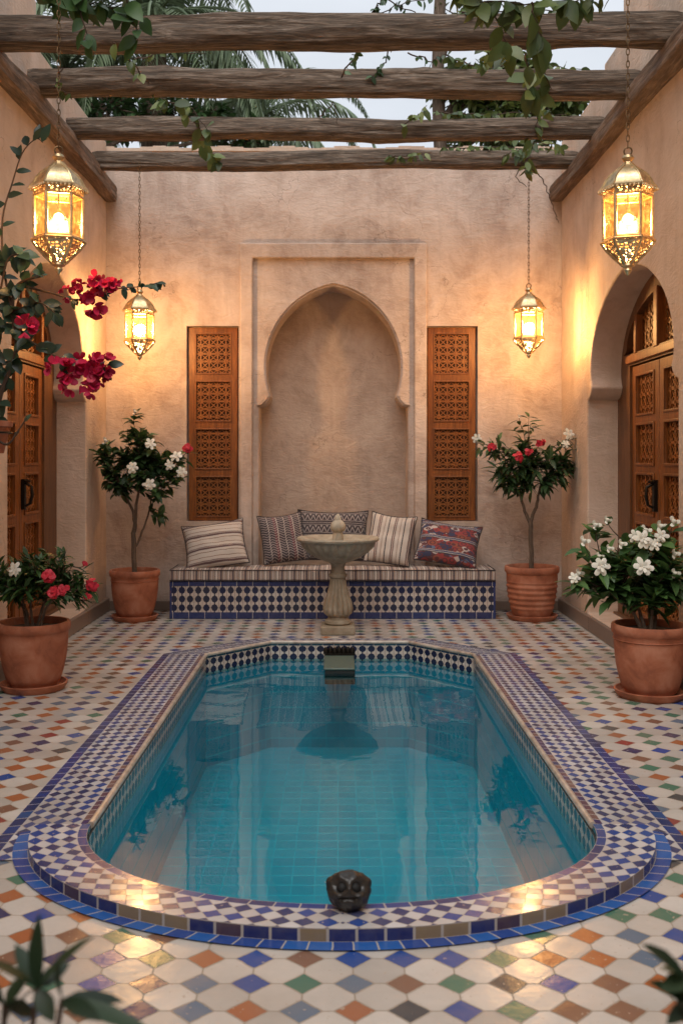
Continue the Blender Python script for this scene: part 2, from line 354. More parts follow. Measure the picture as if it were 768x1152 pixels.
def frieze(name, kind, p, q, off=(0, 0), z_axis=False):
    s = NT(name); v0 = s.coords(kind); o = s.sep(v0); x = o[0]; y = o[2] if z_axis else o[1]
    wob = s.noise(v0, 12.0, 2)
    x = s.math('ADD', s.math('DIVIDE', s.math('SUBTRACT', x, off[0]), p), s.math('MULTIPLY', s.math('SUBTRACT', wob, .5), .12)); y = s.math('DIVIDE', s.math('SUBTRACT', y, off[1]), q)
    fx = s.math('FLOOR', x); fy = s.math('FLOOR', y); qx = s.math('ABSOLUTE', s.math('SUBTRACT', s.math('SUBTRACT', x, fx), .5)); qy = s.math('ABSOLUTE', s.math('SUBTRACT', s.math('SUBTRACT', y, fy), .5))
    rr = s.math('SQRT', s.math('ADD', s.math('MULTIPLY', qx, qx), s.math('MULTIPLY', qy, qy)))
    star = s.math('ADD', s.math('MULTIPLY', s.math('ADD', qx, qy), .42), s.math('MULTIPLY', s.math('MAXIMUM', qx, qy), .52))
    m = s.math('MAXIMUM', s.math('LESS_THAN', star, .40), s.math('LESS_THAN', qx, .075))
    wn = s.white(s.comb(fx, fy, 3.0)); c = s.mix(wn[0], (.010, .016, .055), (.022, .026, .05))
    wc = s.white(s.comb(s.math('FLOOR', s.math('ADD', x, .5)), fy, 9.0)); wcol = s.mix(s.math('MULTIPLY', wc[0], .6), (.55, .49, .43), (.42, .33, .27))
    gm = s.math('LESS_THAN', s.math('ABSOLUTE', s.math('SUBTRACT', qx, .5)), .035)
    col = s.mix(gm, wcol, (.25, .2, .17)); col = s.mix(m, col, c)
    s.bsdf(col, .22, s.bump(s.math('ADD', s.math('MULTIPLY', m, .5), s.noise(v0, 40, 3)), .3, .003), Coat_Weight=.3); return s.m
M['frieze'] = frieze('pool_frieze', 'UV', .072, .06)
M['bench_tile'] = frieze('bench_frieze', 'Object', .0765, .082, (0, .065), True)
M['bench_blue'] = brick_tile('bench_border', 'Object', .15, 5, [((.006, .014, .085), .6), ((.008, .022, .11), .4)], off=(0, -2))
def lip():
    s = NT('pool_lip_marble'); n = s.noise(s.coords(), 12, 5, .6)
    s.bsdf(s.ramp(n, [(.3, (.28, .21, .16)), (.6, (.50, .43, .36))]), .3, s.bump(n, .3, .005)); return s.m
M['lip'] = lip()
def water():
    s = NT('pool_water'); v = s.coords(); n = s.noise(v, 3.0, 3, .5, .6); n2 = s.noise(v, 11.0, 2)
    # rings spreading from the spout side
    x, y, z = s.sep(v); dx = s.math('ADD', x, .15); dy = s.math('SUBTRACT', y, 7.5)
    rr = s.math('SQRT', s.math('ADD', s.math('MULTIPLY', dx, dx), s.math('MULTIPLY', dy, dy)))
    ring = s.math('MULTIPLY', s.math('SINE', s.math('MULTIPLY', rr, 38.0)), s.math('POWER', 2.718, s.math('MULTIPLY', rr, -2.2)))
    h = s.math('ADD', s.math('ADD', n, s.math('MULTIPLY', n2, .10)), s.math('MULTIPLY', ring, .22))
    nm = s.bump(h, .055, .022)
    gl = s.n('BsdfGlossy'); gl.inputs['Roughness'].default_value = .012; s.put(gl.inputs['Normal'], nm); s.put(gl.inputs[0], (1, 1, 1))
    tr = s.n('BsdfTransparent'); s.put(tr.inputs[0], (.62, .95, .97)); fr = s.n('Fresnel'); fr.inputs[0].default_value = 1.38; s.put(fr.inputs['Normal'], nm)
    m = s.n('MixShader'); s.put(m.inputs[0], s.math('ADD', s.math('MULTIPLY', fr.outputs[0], 1.0), .0)); s.t.links.new(tr.outputs[0], m.inputs[1]); s.t.links.new(gl.outputs[0], m.inputs[2])
    s.t.links.new(m.outputs[0], s.out.inputs[0]); return s.m
M['water'] = water()

def leafmat(name, a, b, c, rough=.45):
    s = NT(name); g = s.n('NewGeometry'); r = g.outputs['Random Per Island']; n = s.noise(s.coords(), 25, 3)
    col = s.ramp(r, [(0, a), (.5, b), (1, c)]); col = s.mix(s.math('MULTIPLY', n, .4), col, a)
    b_ = s.n('BsdfPrincipled'); s.put(b_.inputs['Base Color'], col); b_.inputs['Roughness'].default_value = rough
    t = s.n('BsdfTranslucent'); s.put(t.inputs[0], s.mix(.5, col, c)); m = s.n('MixShader'); m.inputs[0].default_value = .22
    s.t.links.new(b_.outputs[0], m.inputs[1]); s.t.links.new(t.outputs[0], m.inputs[2]); s.t.links.new(m.outputs[0], s.out.inputs[0]); return s.m
M['leaf_dark'] = leafmat('leaf_dark', (.018, .042, .016), (.042, .092, .030), (.08, .165, .05))
M['leaf_mid'] = leafmat('leaf_mid', (.018, .045, .012), (.04, .095, .025), (.075, .16, .04))
M['leaf_light'] = leafmat('leaf_light', (.03, .07, .02), (.06, .14, .035), (.11, .22, .06))
M['leaf_fore'] = leafmat('leaf_foreground', (.010, .022, .010), (.02, .045, .018), (.035, .07, .025))
M['leaf_vine'] = leafmat('leaf_vine', (.03, .055, .015), (.08, .13, .03), (.20, .23, .06))
M['leaf_bush'] = leafmat('leaf_bougainvillea', (.012, .028, .02), (.022, .055, .035), (.045, .095, .05), .38)
M['palm'] = leafmat('palm_leaf', (.07, .105, .055), (.14, .19, .10), (.25, .32, .19), .5)
M['bark'] = wood('bark', (.05, .032, .02), (.14, .095, .065), (.24, .18, .13), 'z', 2.0, .9, .6)
M['twig'] = simple('twig', (.07, .042, .025), .85)
def petal(name, a, b):
    s = NT(name); r = s.n('NewGeometry').outputs['Random Per Island']; c = s.mix(r, a, b)
    s.bsdf(c, .55, None, Subsurface_Weight=.0); return s.m
M['white_petal'] = petal('white_petal', (.80, .78, .70), (.70, .68, .56))
M['red_petal'] = petal('red_petal', (.62, .02, .045), (.42, .012, .03))
M['magenta_petal'] = petal('magenta_petal', (.62, .015, .09), (.42, .008, .05))
M['yellow'] = simple('flower_heart', (.6, .45, .12), .7)

def stripes(name, axis, period, stops, rough=.9, extra=None):
    s = NT(name); o = s.sep(s.coords()); x = o[axis]; n = s.noise(s.coords(), 90, 3)
    x = s.math('ADD', x, s.math('MULTIPLY', s.math('SUBTRACT', s.noise(s.coords(), 5, 2), .5), period * .12))
    f = s.math('FRACT', s.math('DIVIDE', x, period)); c = s.ramp(f, stops, 'CONSTANT')
    if extra: c = extra(s, c, o)
    c = s.mix(s.math('MULTIPLY', n, .35), c, s.mix(.5, c, (.2, .15, .12)))
    wv = s.math('SINE', s.math('MULTIPLY', o[0], 900)); wz = s.math('SINE', s.math('MULTIPLY', o[2], 900))
    s.bsdf(c, rough, s.bump(s.math('ADD', s.math('ADD', wv, wz), n), .25, .002), Sheen_Weight=.15); return s.m
CR, DK, BR, RU = (.56, .49, .42), (.035, .028, .035), (.17, .085, .055), (.30, .07, .045)
M['seat_fabric'] = stripes('seat_fabric', 0, .115, [(0, (.62, .54, .46)), (.17, (.13, .075, .065)), (.24, (.42, .34, .29)), (.36, (.22, .13, .10)), (.42, (.06, .055, .075)), (.52, (.36, .25, .19)), (.66, (.5, .43, .37)), (.78, (.17, .09, .075)), (.84, (.46, .37, .3)), (.94, (.09, .07, .08))])
M['pillow_cream'] = stripes('pillow_cream', 2, .135, [(0, CR), (.2, BR), (.25, CR), (.42, (.10, .05, .05)), (.55, (.40, .33, .29)), (.6, (.10, .05, .05)), (.64, CR), (.85, BR), (.89, CR)])
M['pillow_stripe'] = stripes('pillow_stripe', 0, .155, [(0, CR), (.17, (.10, .045, .04)), (.23, (.45, .36, .31)), (.30, (.10, .045, .04)), (.35, CR), (.56, (.22, .14, .12)), (.6, CR), (.8, (.05, .04, .05)), (.87, CR)])
def zig(col, px, pz, thr=.5, band=None, ax=(0, 2)):
    def f(s, c, o):
        u = s.math('ABSOLUTE', s.math('SUBTRACT', s.math('FRACT', s.math('DIVIDE', o[ax[0]], px)), .5)); v = s.math('FRACT', s.math('DIVIDE', o[ax[1]], pz))
        t = s.math('FRACT', s.math('ADD', s.math('MULTIPLY', u, 2.0), s.math('MULTIPLY', v, 2.0)))
        m = s.math('LESS_THAN', t, thr)
        if band:
            m = s.math('MULTIPLY', m, s.math('MULTIPLY', s.math('GREATER_THAN', v, band[0]), s.math('LESS_THAN', v, band[1])))
        return s.mix(m, c, col)
    return f
M['pillow_black'] = stripes('pillow_black', 2, .12, [(0, DK), (.08, (.4, .35, .32)), (.11, DK), (.75, (.4, .35, .32)), (.78, DK), (.9, (.4, .35, .32)), (.93, DK)], extra=zig((.36, .32, .30), .055, .12, .27, (.14, .72)))
M['pillow_plum'] = stripes('pillow_plum', 0, .16, [(0, DK), (.1, CR), (.13, DK), (.45, (.12, .03, .04)), (.62, DK), (.66, CR), (.70, DK)], extra=zig((.36, .30, .28), .08, .05, .26, None))
def kilim(s, c, o):
    vo = s.n('TexVoronoi'); s.put(vo.inputs['Vector'], s.comb(s.math('MULTIPLY', o[0], 15.0), s.math('MULTIPLY', o[2], 24.0))); vo.inputs['Scale'].default_value = 1
    r = s.math('FRACT', s.math('MULTIPLY', vo.outputs['Distance'], 2.3)); wn = s.sep(vo.outputs['Color'])[0]
    cc = s.ramp(wn, [(0, (.30, .035, .035)), (.35, (.025, .035, .09)), (.62, (.50, .43, .38)), (.85, (.28, .07, .04)), (.93, (.10, .14, .22))], 'CONSTANT')
    b = s.math('FRACT', s.math('DIVIDE', o[2], .145)); m = s.math('MULTIPLY', s.math('LESS_THAN', r, .62), s.math('GREATER_THAN', b, .24))
    return s.mix(m, c, cc)
M['pillow_red'] = stripes('pillow_red', 2, .145, [(0, DK), (.06, CR), (.09, (.05, .06, .13)), (.18, CR), (.21, (.10, .025, .03))], extra=kilim)
M['piping'] = simple('piping', (.04, .03, .03), .8)

# ================================================================ SETTING
XL, XR, YB = -2.30, 2.22, 9.90
# ---- ground outside the courtyard
bm = bmesh.new(); v = [bm.verts.new(p) for p in ((-400, -400, -1.2), (400, -400, -1.2), (400, 400, -1.2), (-400, 400, -1.2))]; bm.faces.new(v)
tag(obj('ground', bm, simple('garden_ground', (.16, .12, .08), .9)), kind='structure')

# ---- pool outlines
PCX = .015
def ell(a, y0, b, n, front_to_side=False):
    return [(a*math.cos(PI/2*i/n), y0 - b*math.sin(PI/2*i/n)) for i in range(n + 1)]
NA = 22
def lerp(a, b, t): return (a[0] + (b[0]-a[0])*t, a[1] + (b[1]-a[1])*t)
inner_h = []; outer_h = []
def seg(a, b, A, B, n):
    for i in range(n): inner_h.append(lerp(a, b, i/n)); outer_h.append(lerp(A, B, i/n))
seg((0, 7.95), (.55, 7.95), (0, 8.31), (.70, 8.31), 6)
seg((.55, 7.95), (1.0, 7.43), (.70, 8.31), (1.355, 7.66), 6)
seg((1.0, 7.43), (1.0, 3.97), (1.355, 7.66), (1.355, 3.97), 30)
arc_in = ell(1.0, 3.97, .715, NA); arc_out = ell(1.22, 3.97, .885, NA); arc_far = ell(1.355, 3.97, .965, NA)
n_side = len(inner_h)
inner_full_h = inner_h + arc_in
def full(h): return [(PCX + x, y) for x, y in h] + [(PCX - x, y) for x, y in h[1:-1][::-1]]
inner_loop = full(inner_full_h)
mid_hole = full([lerp(a, b, .3) for a, b in zip(inner_h, outer_h)] + [lerp(a, b, .3) for a, b in zip(arc_in, arc_out)])
# ---- floor
bm = bmesh.new()
outer = [(XL - .05, -2.5), (XR + .05, -2.5), (XR + .05, YB + .05), (XL - .05, YB + .05)]
tris = tessellate_polygon([[Vector((x, y, 0)) for x, y in l] for l in (outer, mid_hole)])
vs = [bm.verts.new((x, y, 0)) for x, y in outer + mid_hole]
for t in tris:
    try: bm.faces.new([vs[i] for i in t])
    except ValueError: pass
bmesh.ops.recalc_face_normals(bm, faces=bm.faces)
if sum(f.normal.z for f in bm.faces) < 0: bmesh.ops.reverse_faces(bm, faces=bm.faces)
tag(obj('floor', bm, M['floor'], smooth=False), kind='structure')

# ---- pool
pool = thing('pool', 'turquoise garden pool with rounded front and a coping of blue and white diamond tiles', 'pool', (PCX, 5.6, 0))
def strip(bm, A, B, zA, zB, vA, vB, mi, flip, u0=0.0):
    """faces between polylines A and B (world xy), uv u along, v across"""
    L = bm.loops.layers.uv.verify(); u = u0
    z = lambda q, i: q[i] if hasattr(q, '__len__') else q
    for i in range(len(A) - 1):
        ma = ((A[i][0]+B[i][0])/2, (A[i][1]+B[i][1])/2); mb = ((A[i+1][0]+B[i+1][0])/2, (A[i+1][1]+B[i+1][1])/2)
        du = math.hypot(mb[0]-ma[0], mb[1]-ma[1])
        ps = [(*A[i], z(zA, i)), (*A[i+1], z(zA, i+1)), (*B[i+1], z(zB, i+1)), (*B[i], z(zB, i))]
        uv = [(u, vA[i] if hasattr(vA, '__len__') else vA), (u+du, vA[i+1] if hasattr(vA, '__len__') else vA), (u+du, vB[i+1] if hasattr(vB, '__len__') else vB), (u, vB[i] if hasattr(vB, '__len__') else vB)]
        if flip: ps = ps[::-1]; uv = uv[::-1]
        f = bm.faces.new([bm.verts.new(p) for p in ps]); f.material_index = mi
        for lp, q in zip(f.loops, uv): lp[L].uv = q
        u += du
    return u
def mirx(l, s): return [(PCX + s*x, y) for x, y in l]
ZC = .045
bm = bmesh.new()
side_in = inner_h + [(1.0, 3.97)]; side_out = outer_h + [(1.355, 3.97)]
for s in (1, -1):
    A = mirx(side_in, s); B = mirx(side_out, s); ln = lambda t: [lerp(a, b, t) for a, b in zip(A, B)]
    zz = lambda t: ZC + (0.005 - ZC)*t
    strip(bm, A, ln(.13), zz(0), zz(.13), 0, .045, 1, s > 0)
    strip(bm, ln(.13), ln(.845), zz(.13), zz(.845), 0, .252, 0, s > 0)
    strip(bm, ln(.845), B, zz(.845), zz(1), 0, .058, 2, s > 0)
    # floor level skirt beside the raised front
    a2 = mirx(arc_out, s); b2 = mirx(arc_far, s); n = len(a2)
    m2 = [lerp(p, q, min(1, .058 / math.hypot(q[0]-p[0], q[1]-p[1]))) for p, q in zip(a2, b2)]
    wd = [math.hypot(q[0]-p[0], q[1]-p[1]) for p, q in zip(m2, b2)]
    b2 = [(PCX + s*1.30, q[1]) for q in m2 if q[1] > 3.70]; b3_ = [(PCX + s*1.355, q[1]) for q in b2]; kk = len(b2)
    zs = [.0165 * max(0, 1 - i/4) + .0045 for i in range(n)]
    zb2 = [max(.0055, .0112 - .002*i) for i in range(kk)]; strip_w = [abs(q[0]-p[0]) for p, q in zip(m2, b2)]
    strip(bm, m2[:kk], b2, [max(.006, q*.6) for q in zs], zb2, [.252 - q for q in strip_w], .252, 0, s > 0, .5); strip(bm, b2, b3_, zb2, .0048, 0, .058, 2, s > 0, .5)
    strip(bm, a2, m2, zs, [max(.006, q*.6) for q in zs], 0, .058, 3, s > 0, .5)
    # raised front
    a3 = mirx(arc_in, s); b3 = mirx(arc_out, s)
    m3 = [lerp(p, q, .035 / math.hypot(q[0]-p[0], q[1]-p[1])) for p, q in zip(a3, b3)]
    wd3 = [math.hypot(q[0]-p[0], q[1]-p[1]) for p, q in zip(m3, b3)]
    strip(bm, a3, m3, ZC, ZC, 0, .045, 2, s > 0, .2)
    strip(bm, m3, b3, ZC, ZC, 0, wd3, 0, s > 0, .2)
bmesh.ops.remove_doubles(bm, verts=bm.verts, dist=.0005)
obj('coping', bm, [M['coping'], M['border_plum'], M['border_blue'], M['strip_blue']], pool, smooth=False, world=True)
bm = bmesh.new()
curb = mirx(arc_out, 1) + mirx(arc_out[:-1][::-1], -1)
strip(bm, curb, curb, ZC + .0005, -.002, .0, .05, 0, True)
obj('curb_face', bm, M['curb'], pool, smooth=False, world=True)
bm = bmesh.new()
lp = mirx(side_in, 1)[::-1] + mirx(side_in, -1)[1:]
tube(bm, [(x, y, ZC - .004) for x, y in lp], .014, 8)
obj('lip', bm, M['lip'], pool, world=True)
bm = bmesh.new(); IL = inner_loop + [inner_loop[0]]
strip(bm, IL, IL, ZC - .002, .012, 0, .04, 0, True)
obj('rim_band', bm, M['teal'], pool, smooth=False, world=True)
def inset(loop, d):
    out = []; n = len(loop)
    for i in range(n):
        a, b, c = Vector(loop[i-1]), Vector(loop[i]), Vector(loop[(i+1) % n])
        t = (c - a).normalized(); nn = Vector((t.y, -t.x)); out.append(tuple(b + nn * d))
    return out
ins = inset(inner_loop, .006)
bm = bmesh.new(); q = ins + [ins[0]]; strip(bm, q, q, .014, -.11, .005, .125, 0, True)
obj('frieze', bm, M['frieze'], pool, smooth=False, world=True)
bm = bmesh.new(); strip(bm, IL, IL, -.108, -.80, 0, .7, 0, True)
L = bm.loops.layers.uv.verify(); f = bm.faces.new([bm.verts.new((x, y, -.80)) for x, y in inner_loop])
for lpp in f.loops: lpp[L].uv = (lpp.vert.co.x, lpp.vert.co.y)
if f.normal.z < 0 or True:
    f.normal_update()
    if f.normal.z < 0: f.normal_flip()
obj('basin', bm, M['basin'], pool, smooth=False, world=True)
bm = bmesh.new(); f = bm.faces.new([bm.verts.new((x, y, -.088)) for x, y in inner_loop]); f.normal_update()
if f.normal.z < 0: f.normal_flip()
tag(obj('water', bm, M['water'], smooth=False), kind='structure')

# ---- back wall with niche and shutter slots
NCX = -.045
mapB = lambda u, v, t: (u, YB + t, v)
wall = thing('plaster_wall', 'pinkish plaster end wall with the arched niche and four lamplit corners of shade', 'wall', (0, YB, 0))
wall['label'] = 'mottled pink plaster wall holding the arched niche, facing the viewer behind the bench'
outerB = rect(XL - .3, -.3, XR + .3, 4.58)
SH = [(-1.505, .885, -.985, 2.83), (.88, .885, 1.39, 2.83)]
slots = [rect(*s_) for s_ in SH]
big = arch_profile(NCX, .760, .645, .692, .15, 2.04, 2.42, 3.258)
small = arch_profile(NCX, .745, .63, .675, .15, 2.03, 2.42, 3.235)
bm = bmesh.new()
plate(bm, outerB, [big] + slots, mapB, 0, .022, back=False)
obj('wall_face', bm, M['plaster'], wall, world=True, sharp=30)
bm = bmesh.new()
plate(bm, outerB, [small] + slots, mapB, .022, .10, back=False)
plate(bm, outerB, [small], mapB, .10, .42, back=False)
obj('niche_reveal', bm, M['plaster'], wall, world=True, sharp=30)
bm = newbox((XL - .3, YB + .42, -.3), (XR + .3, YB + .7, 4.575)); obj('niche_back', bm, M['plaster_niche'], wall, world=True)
# raised rectangular band round the niche
bm = bmesh.new()
o_, i_ = [(NCX - .925, 0.0), (NCX + .925, 0.0), (NCX + .925, 3.65), (NCX - .925, 3.65)], None
ring = [(NCX - .925, .1), (NCX - .80, .1), (NCX - .80, 3.50), (NCX + .80, 3.50), (NCX + .80, .1), (NCX + .925, .1), (NCX + .925, 3.65), (NCX - .925, 3.65)]
plate(bm, ring, [], mapB, -.045, .002)
obj('niche_frame', bm, M['plaster'], wall, world=True, bevel=.012, sharp=30)
bm = bmesh.new(); box(bm, (XL, YB - .025, 0.002), (XR, YB + .01, .095)); obj('skirting', bm, M['skirting'], wall, world=True, bevel=.006)
bm = bmesh.new()
n = 40
for i in range(n):
    x0 = XL - .3 + (XR - XL + .6) * i / n; x1 = XL - .3 + (XR - XL + .6) * (i + 1) / n
    z = 4.60 + .012 * math.sin(i * 1.3)
    box(bm, (x0, YB - .04, 4.56), (x1 - .0005, YB + .72, z))
obj('parapet', bm, M['plaster_side'], wall, world=True)

# ---- side walls
TH = .29
def side_wall(x, s, cy, wj, label, outline, wb, apex):
    mp_ = lambda u, v, t: (x + s * t, u, v)
    wl = thing('plaster_wall', label, 'wall', (x, cy, 0))
    hole = arch_profile(cy, wj, wb - .045, wb, .13, 2.03, 2.25, apex)
    bm = bmesh.new(); plate(bm, outline, [hole], mp_, 0, TH, back=True)
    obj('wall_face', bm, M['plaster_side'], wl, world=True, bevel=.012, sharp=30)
    bm = bmesh.new()
    xa, xb = sorted((x - s * .04, x + s * .001)); box(bm, (xa, -2.5, .002), (xb, YB - .026, .13)); obj('kerb', bm, M['skirting'], wl, world=True, bevel=.008)
    return wl, hole
outL = [(-2.5, -.3), (YB - .001, -.3), (YB - .001, 4.66), (7.6, 4.66), (7.6, 5.0), (6.9, 5.0), (6.9, 5.5), (-2.5, 5.5)]
outR = [(-2.5, -.3), (YB - .001, -.3), (YB - .001, 4.66), (8.3, 4.66), (8.3, 4.80), (7.75, 4.80), (7.75, 5.9), (-2.5, 5.9)]
wL, holeL = side_wall(XL, -1, 8.02, 1.08, 'warm plaster side wall behind the bougainvillea, with a pointed doorway', outL, 1.0, 3.08)
wR, holeR = side_wall(XR, 1, 7.68, 1.18, 'warm plaster side wall beside the white gardenia pot, with a pointed doorway', outR, 1.08, 3.0)
wf = thing('plaster_wall', 'added plaster wall behind the viewer, unseen, keeping sky out of the tile reflections', 'wall', (0, -2.5, 0))
bm = newbox((XL - .3, -2.9, -.3), (XR + .3, -2.502, 4.6)); obj('wall_face', bm, M['plaster_side'], wf, world=True, bevel=.01)  # added unseen wall, stops sky behind the camera reflecting in dark tiles
# ---- carved lattice panels
def tracery(bm, mapf, w_, h_, nx, bar=.010, depth=.012, diag=True, solid=.0):
    """interlaced ring and bar fretwork filling w_ x h_, centred at the origin of (u,v)"""
    p = w_ / nx; ny = max(1, round(h_ / p)); q = h_ / ny; n = 14; r = p * .60
    def ringf(cu, cv, r, bw, t):
        pts_o, pts_i = [], []
        for k in range(n):
            a = 2*PI*k/n
            cl = lambda u, v: (max(-w_/2, min(w_/2, u)), max(-h_/2, min(h_/2, v)))
            o = cl(cu + r*math.cos(a), cv + r*math.sin(a)); i = cl(cu + (r-bw)*math.cos(a), cv + (r-bw)*math.sin(a))
            pts_o.append(bm.verts.new(mapf(*o, t))); pts_i.append(bm.verts.new(mapf(*i, t)))
        back = [bm.verts.new(mapf(0, 0, 0)) for _ in ()]
        for k in range(n):
            k2 = (k + 1) % n
            try: bm.faces.new((pts_o[k], pts_o[k2], pts_i[k2], pts_i[k]))
            except ValueError: pass
    for i in range(nx + 1):
        for j in range(ny + 1):
            t = -depth - .0012 * ((i % 2) + 2 * (j % 2))
            ringf(-w_/2 + i*p, -h_/2 + j*q, r, bar, t)
    for i in range(nx):
        for j in range(ny):
            ringf(-w_/2 + (i+.5)*p, -h_/2 + (j+.5)*q, p*.27, bar*.8, -depth - .006)
    if diag:
        for i in range(nx):
            for j in range(ny):
                for sgn in (1, -1):
                    c = (-w_/2 + (i+.5)*p, -h_/2 + (j+.5)*q); L2 = .5
                    a = Vector((c[0] - p*L2, c[1] - sgn*q*L2)); b = Vector((c[0] + p*L2, c[1] + sgn*q*L2)); d = (b - a).normalized(); nn = Vector((-d.y, d.x)) * bar * .38
                    t = -depth + .002 + (.001 if sgn > 0 else 0)
                    bm.faces.new([bm.verts.new(mapf(*pp, t)) for pp in (a - nn, b - nn, b + nn, a + nn)])
def give_depth(o, th=.006):
    m = o.modifiers.new('thickness', 'SOLIDIFY'); m.thickness = th; m.offset = 0
# ---- shutters
def shutter(bounds, label):
    u0, v0, u1, v1 = bounds; cx = (u0 + u1)/2
    t = thing('lattice_shutter', label, 'shutter', (cx, YB, v0), group='tall carved wooden shutters')
    W_, H_ = u1 - u0 - .03, v1 - v0 - .01; mp_ = lambda u, v, d: (u, .045 + d, v)
    ys = [H_ * k for k in (.018, .268, .268, .512, .512, .755, .755)]
    pw, ph, pitch = .335, .385, H_ / 4.06; holes = []; cs = []
    for k in range(4):
        c = .245 + k * pitch; cs.append(c); holes.append(rect(-pw/2, c - ph/2, pw/2, c + ph/2))
    bm = bmesh.new(); plate(bm, rect(-W_/2, .004, W_/2, H_), holes, mp_, 0, .03)
    obj('shutter_frame', bm, M['door_wood'], t, bevel=.006)
    bm = bmesh.new()
    for c in cs:
        a, b = pw/2, ph/2
        plate(bm, rect(-a - .014, c - b - .014, a + .014, c + b + .014), [rect(-a, c - b, a, c + b)], mp_, -.008, .001)
    obj('moulding', bm, M['door_wood'], t, bevel=.003)
    for c in cs:
        bm = bmesh.new(); tracery(bm, lambda u, v, d: (u, .075 + d, v + c), pw, ph, 4, .0125)
        o = obj('lattice_panel', bm, M['lattice_wood'], t, smooth=False); give_depth(o)
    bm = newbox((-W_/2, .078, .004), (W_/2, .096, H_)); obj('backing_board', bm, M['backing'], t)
shutter(SH[0], 'carved four panel wooden shutter between the left corner lantern and the niche')
shutter(SH[1], 'carved four panel wooden shutter above the red kilim cushion')

# ---- doors
def door(x, s, cy, hole, wj, cd, lw, label, apex, wb):
    t = thing('double_door', label, 'door', (x + s*TH, cy, .13), group='carved double doors in the arches')
    mp_ = lambda u, v, d: (x + s * (TH - .02 + d), u, v)
    top = 2.30
    outer = [(cy + (u-cy)*1.02, v + (.02 if v > .2 else -.1)) for u, v in hole]
    lun = arch_profile(cy, wj - .19, wb - .20, wb - .16, 2.40, 2.41, 2.42, apex - .15)
    lun = [p for p in lun if p[1] >= 2.40]
    bm = bmesh.new(); plate(bm, outer, [rect(cd - lw, .14, cd + lw, top), lun], mp_, 0, .09)
    obj('door_frame', bm, M['door_dark'], t, world=True, bevel=.008)
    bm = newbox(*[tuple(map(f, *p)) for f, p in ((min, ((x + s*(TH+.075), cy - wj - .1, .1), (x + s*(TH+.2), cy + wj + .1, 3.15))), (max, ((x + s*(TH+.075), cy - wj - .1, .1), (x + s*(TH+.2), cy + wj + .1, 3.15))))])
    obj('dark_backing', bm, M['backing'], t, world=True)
    # lunette: a fan of carved panels with a post
    bm = bmesh.new()
    hh = apex - .15 - 2.40
    for k in range(-3, 4):
        if k == 0: continue
    zc = 2.40 + hh/2
    tr = bmesh.new(); tracery(tr, lambda u, v, d: (x + s*(TH + .05 + d), cy + u, zc + v), 2*(wb - .17), hh, 18, .013)
    # keep only what lies inside the lunette
    dead = []
    for f in tr.faces:
        c = f.calc_center_median(); uu = abs(c.y - cy) / (wb - .17); vv = (c.z - 2.42) / (hh)
        if uu*uu + vv*vv > 1.0: dead.append(f)
    bmesh.ops.delete(tr, geom=dead, context='FACES')
    lo = obj('lunette_panel', tr, M['lattice_wood'], t, smooth=False, world=True); give_depth(lo)
    bm = bmesh.new()
    a = x + s*(TH - .035); b = x + s*(TH + .045); xa, xb = sorted((a, b))
    box(bm, (xa, cd - .045, 2.385), (xb, cd + .045, apex - .14))
    for dd in (.55, -.55): box(bm, (xa + .004, cd + dd - .03, 2.385), (xb - .004, cd + dd + .03, 2.40 + hh * math.sqrt(max(0, 1 - ((dd + cd - cy)/(wb - .17))**2)) + .0))
    box(bm, (xa - .01, cd - lw - .05, 2.315), (xb + .002, cd + lw + .05, 2.384))
    obj('transom', bm, M['door_wood'], t, world=True, bevel=.008)
    for sd in (1, -1):
        u0, u1 = (cd + .006, cd + lw - .004) if sd > 0 else (cd - lw + .004, cd - .006); uc = (u0 + u1)/2; wdt = u1 - u0
        lf = bpy.data.objects.new('door_leaf', None)
        zs = [.235 + k * .412 for k in range(5)]; ph = .315; pw = wdt - .26
        mp2 = lambda u, v, d: (x + s * (TH + d), u, v)
        bm = bmesh.new(); plate(bm, rect(u0, .15, u1, 2.29), [rect(uc - pw/2, z, uc + pw/2, z + ph) for z in zs], mp2, 0, .045)
        lf = obj('door_leaf', bm, M['door_wood'], t, world=True, bevel=.006)
        bm = bmesh.new()
        for z in zs: plate(bm, rect(uc - pw/2 - .02, z - .02, uc + pw/2 + .02, z + ph + .02), [rect(uc - pw/2, z, uc + pw/2, z + ph)], mp2, -.010, .001)
        obj('moulding', bm, M['door_wood'], lf, world=True, bevel=.004)
        for z in zs:
            bm = bmesh.new(); tracery(bm, lambda u, v, d: (x + s*(TH + .042 + d), uc + u, z + ph/2 + v), pw, ph, 4, .016)
            o = obj('carved_panel', bm, M['lattice_wood'], lf, smooth=False, world=True); give_depth(o, .008)
        if sd > 0:
            bm = bmesh.new(); hx = x + s*(TH - .03); hy = cd + .06
            xs = sorted((hx - s*.0, hx + s*.03)); box(bm, (xs[0], hy - .025, 1.09), (xs[1], hy + .025, 1.34))
            hz = 1.25
            tube(bm, [(hx, hy, 1.31), (hx - s*.05, hy, 1.28), (hx - s*.055, hy, 1.21), (hx - s*.04, hy, 1.14), (hx, hy, 1.12)], [.012, .013, .014, .012, .010], 10)
            lathe(bm, [(.0, 0), (.03, .006), (.032, .02), (.0, .03)], 16, (hx - s*.01, hy, hz + .06))
            obj('handle', bm, M['iron'], lf, world=True)
    bm = bmesh.new(); xs = sorted((x + s*(TH - .06), x + s*(TH + .05))); box(bm, (xs[0], cy - wj, .131), (xs[1], cy + wj, .15)); obj('threshold', bm, M['door_dark'], t, world=True)
door(XL, -1, 8.02, holeL, 1.08, 8.1, .62, 'carved double door in the arch behind the red geranium pot', 3.08, 1.0)
door(XR, 1, 7.68, holeR, 1.18, 7.78, .72, 'carved double door with black iron handle behind the white gardenia', 3.0, 1.08)

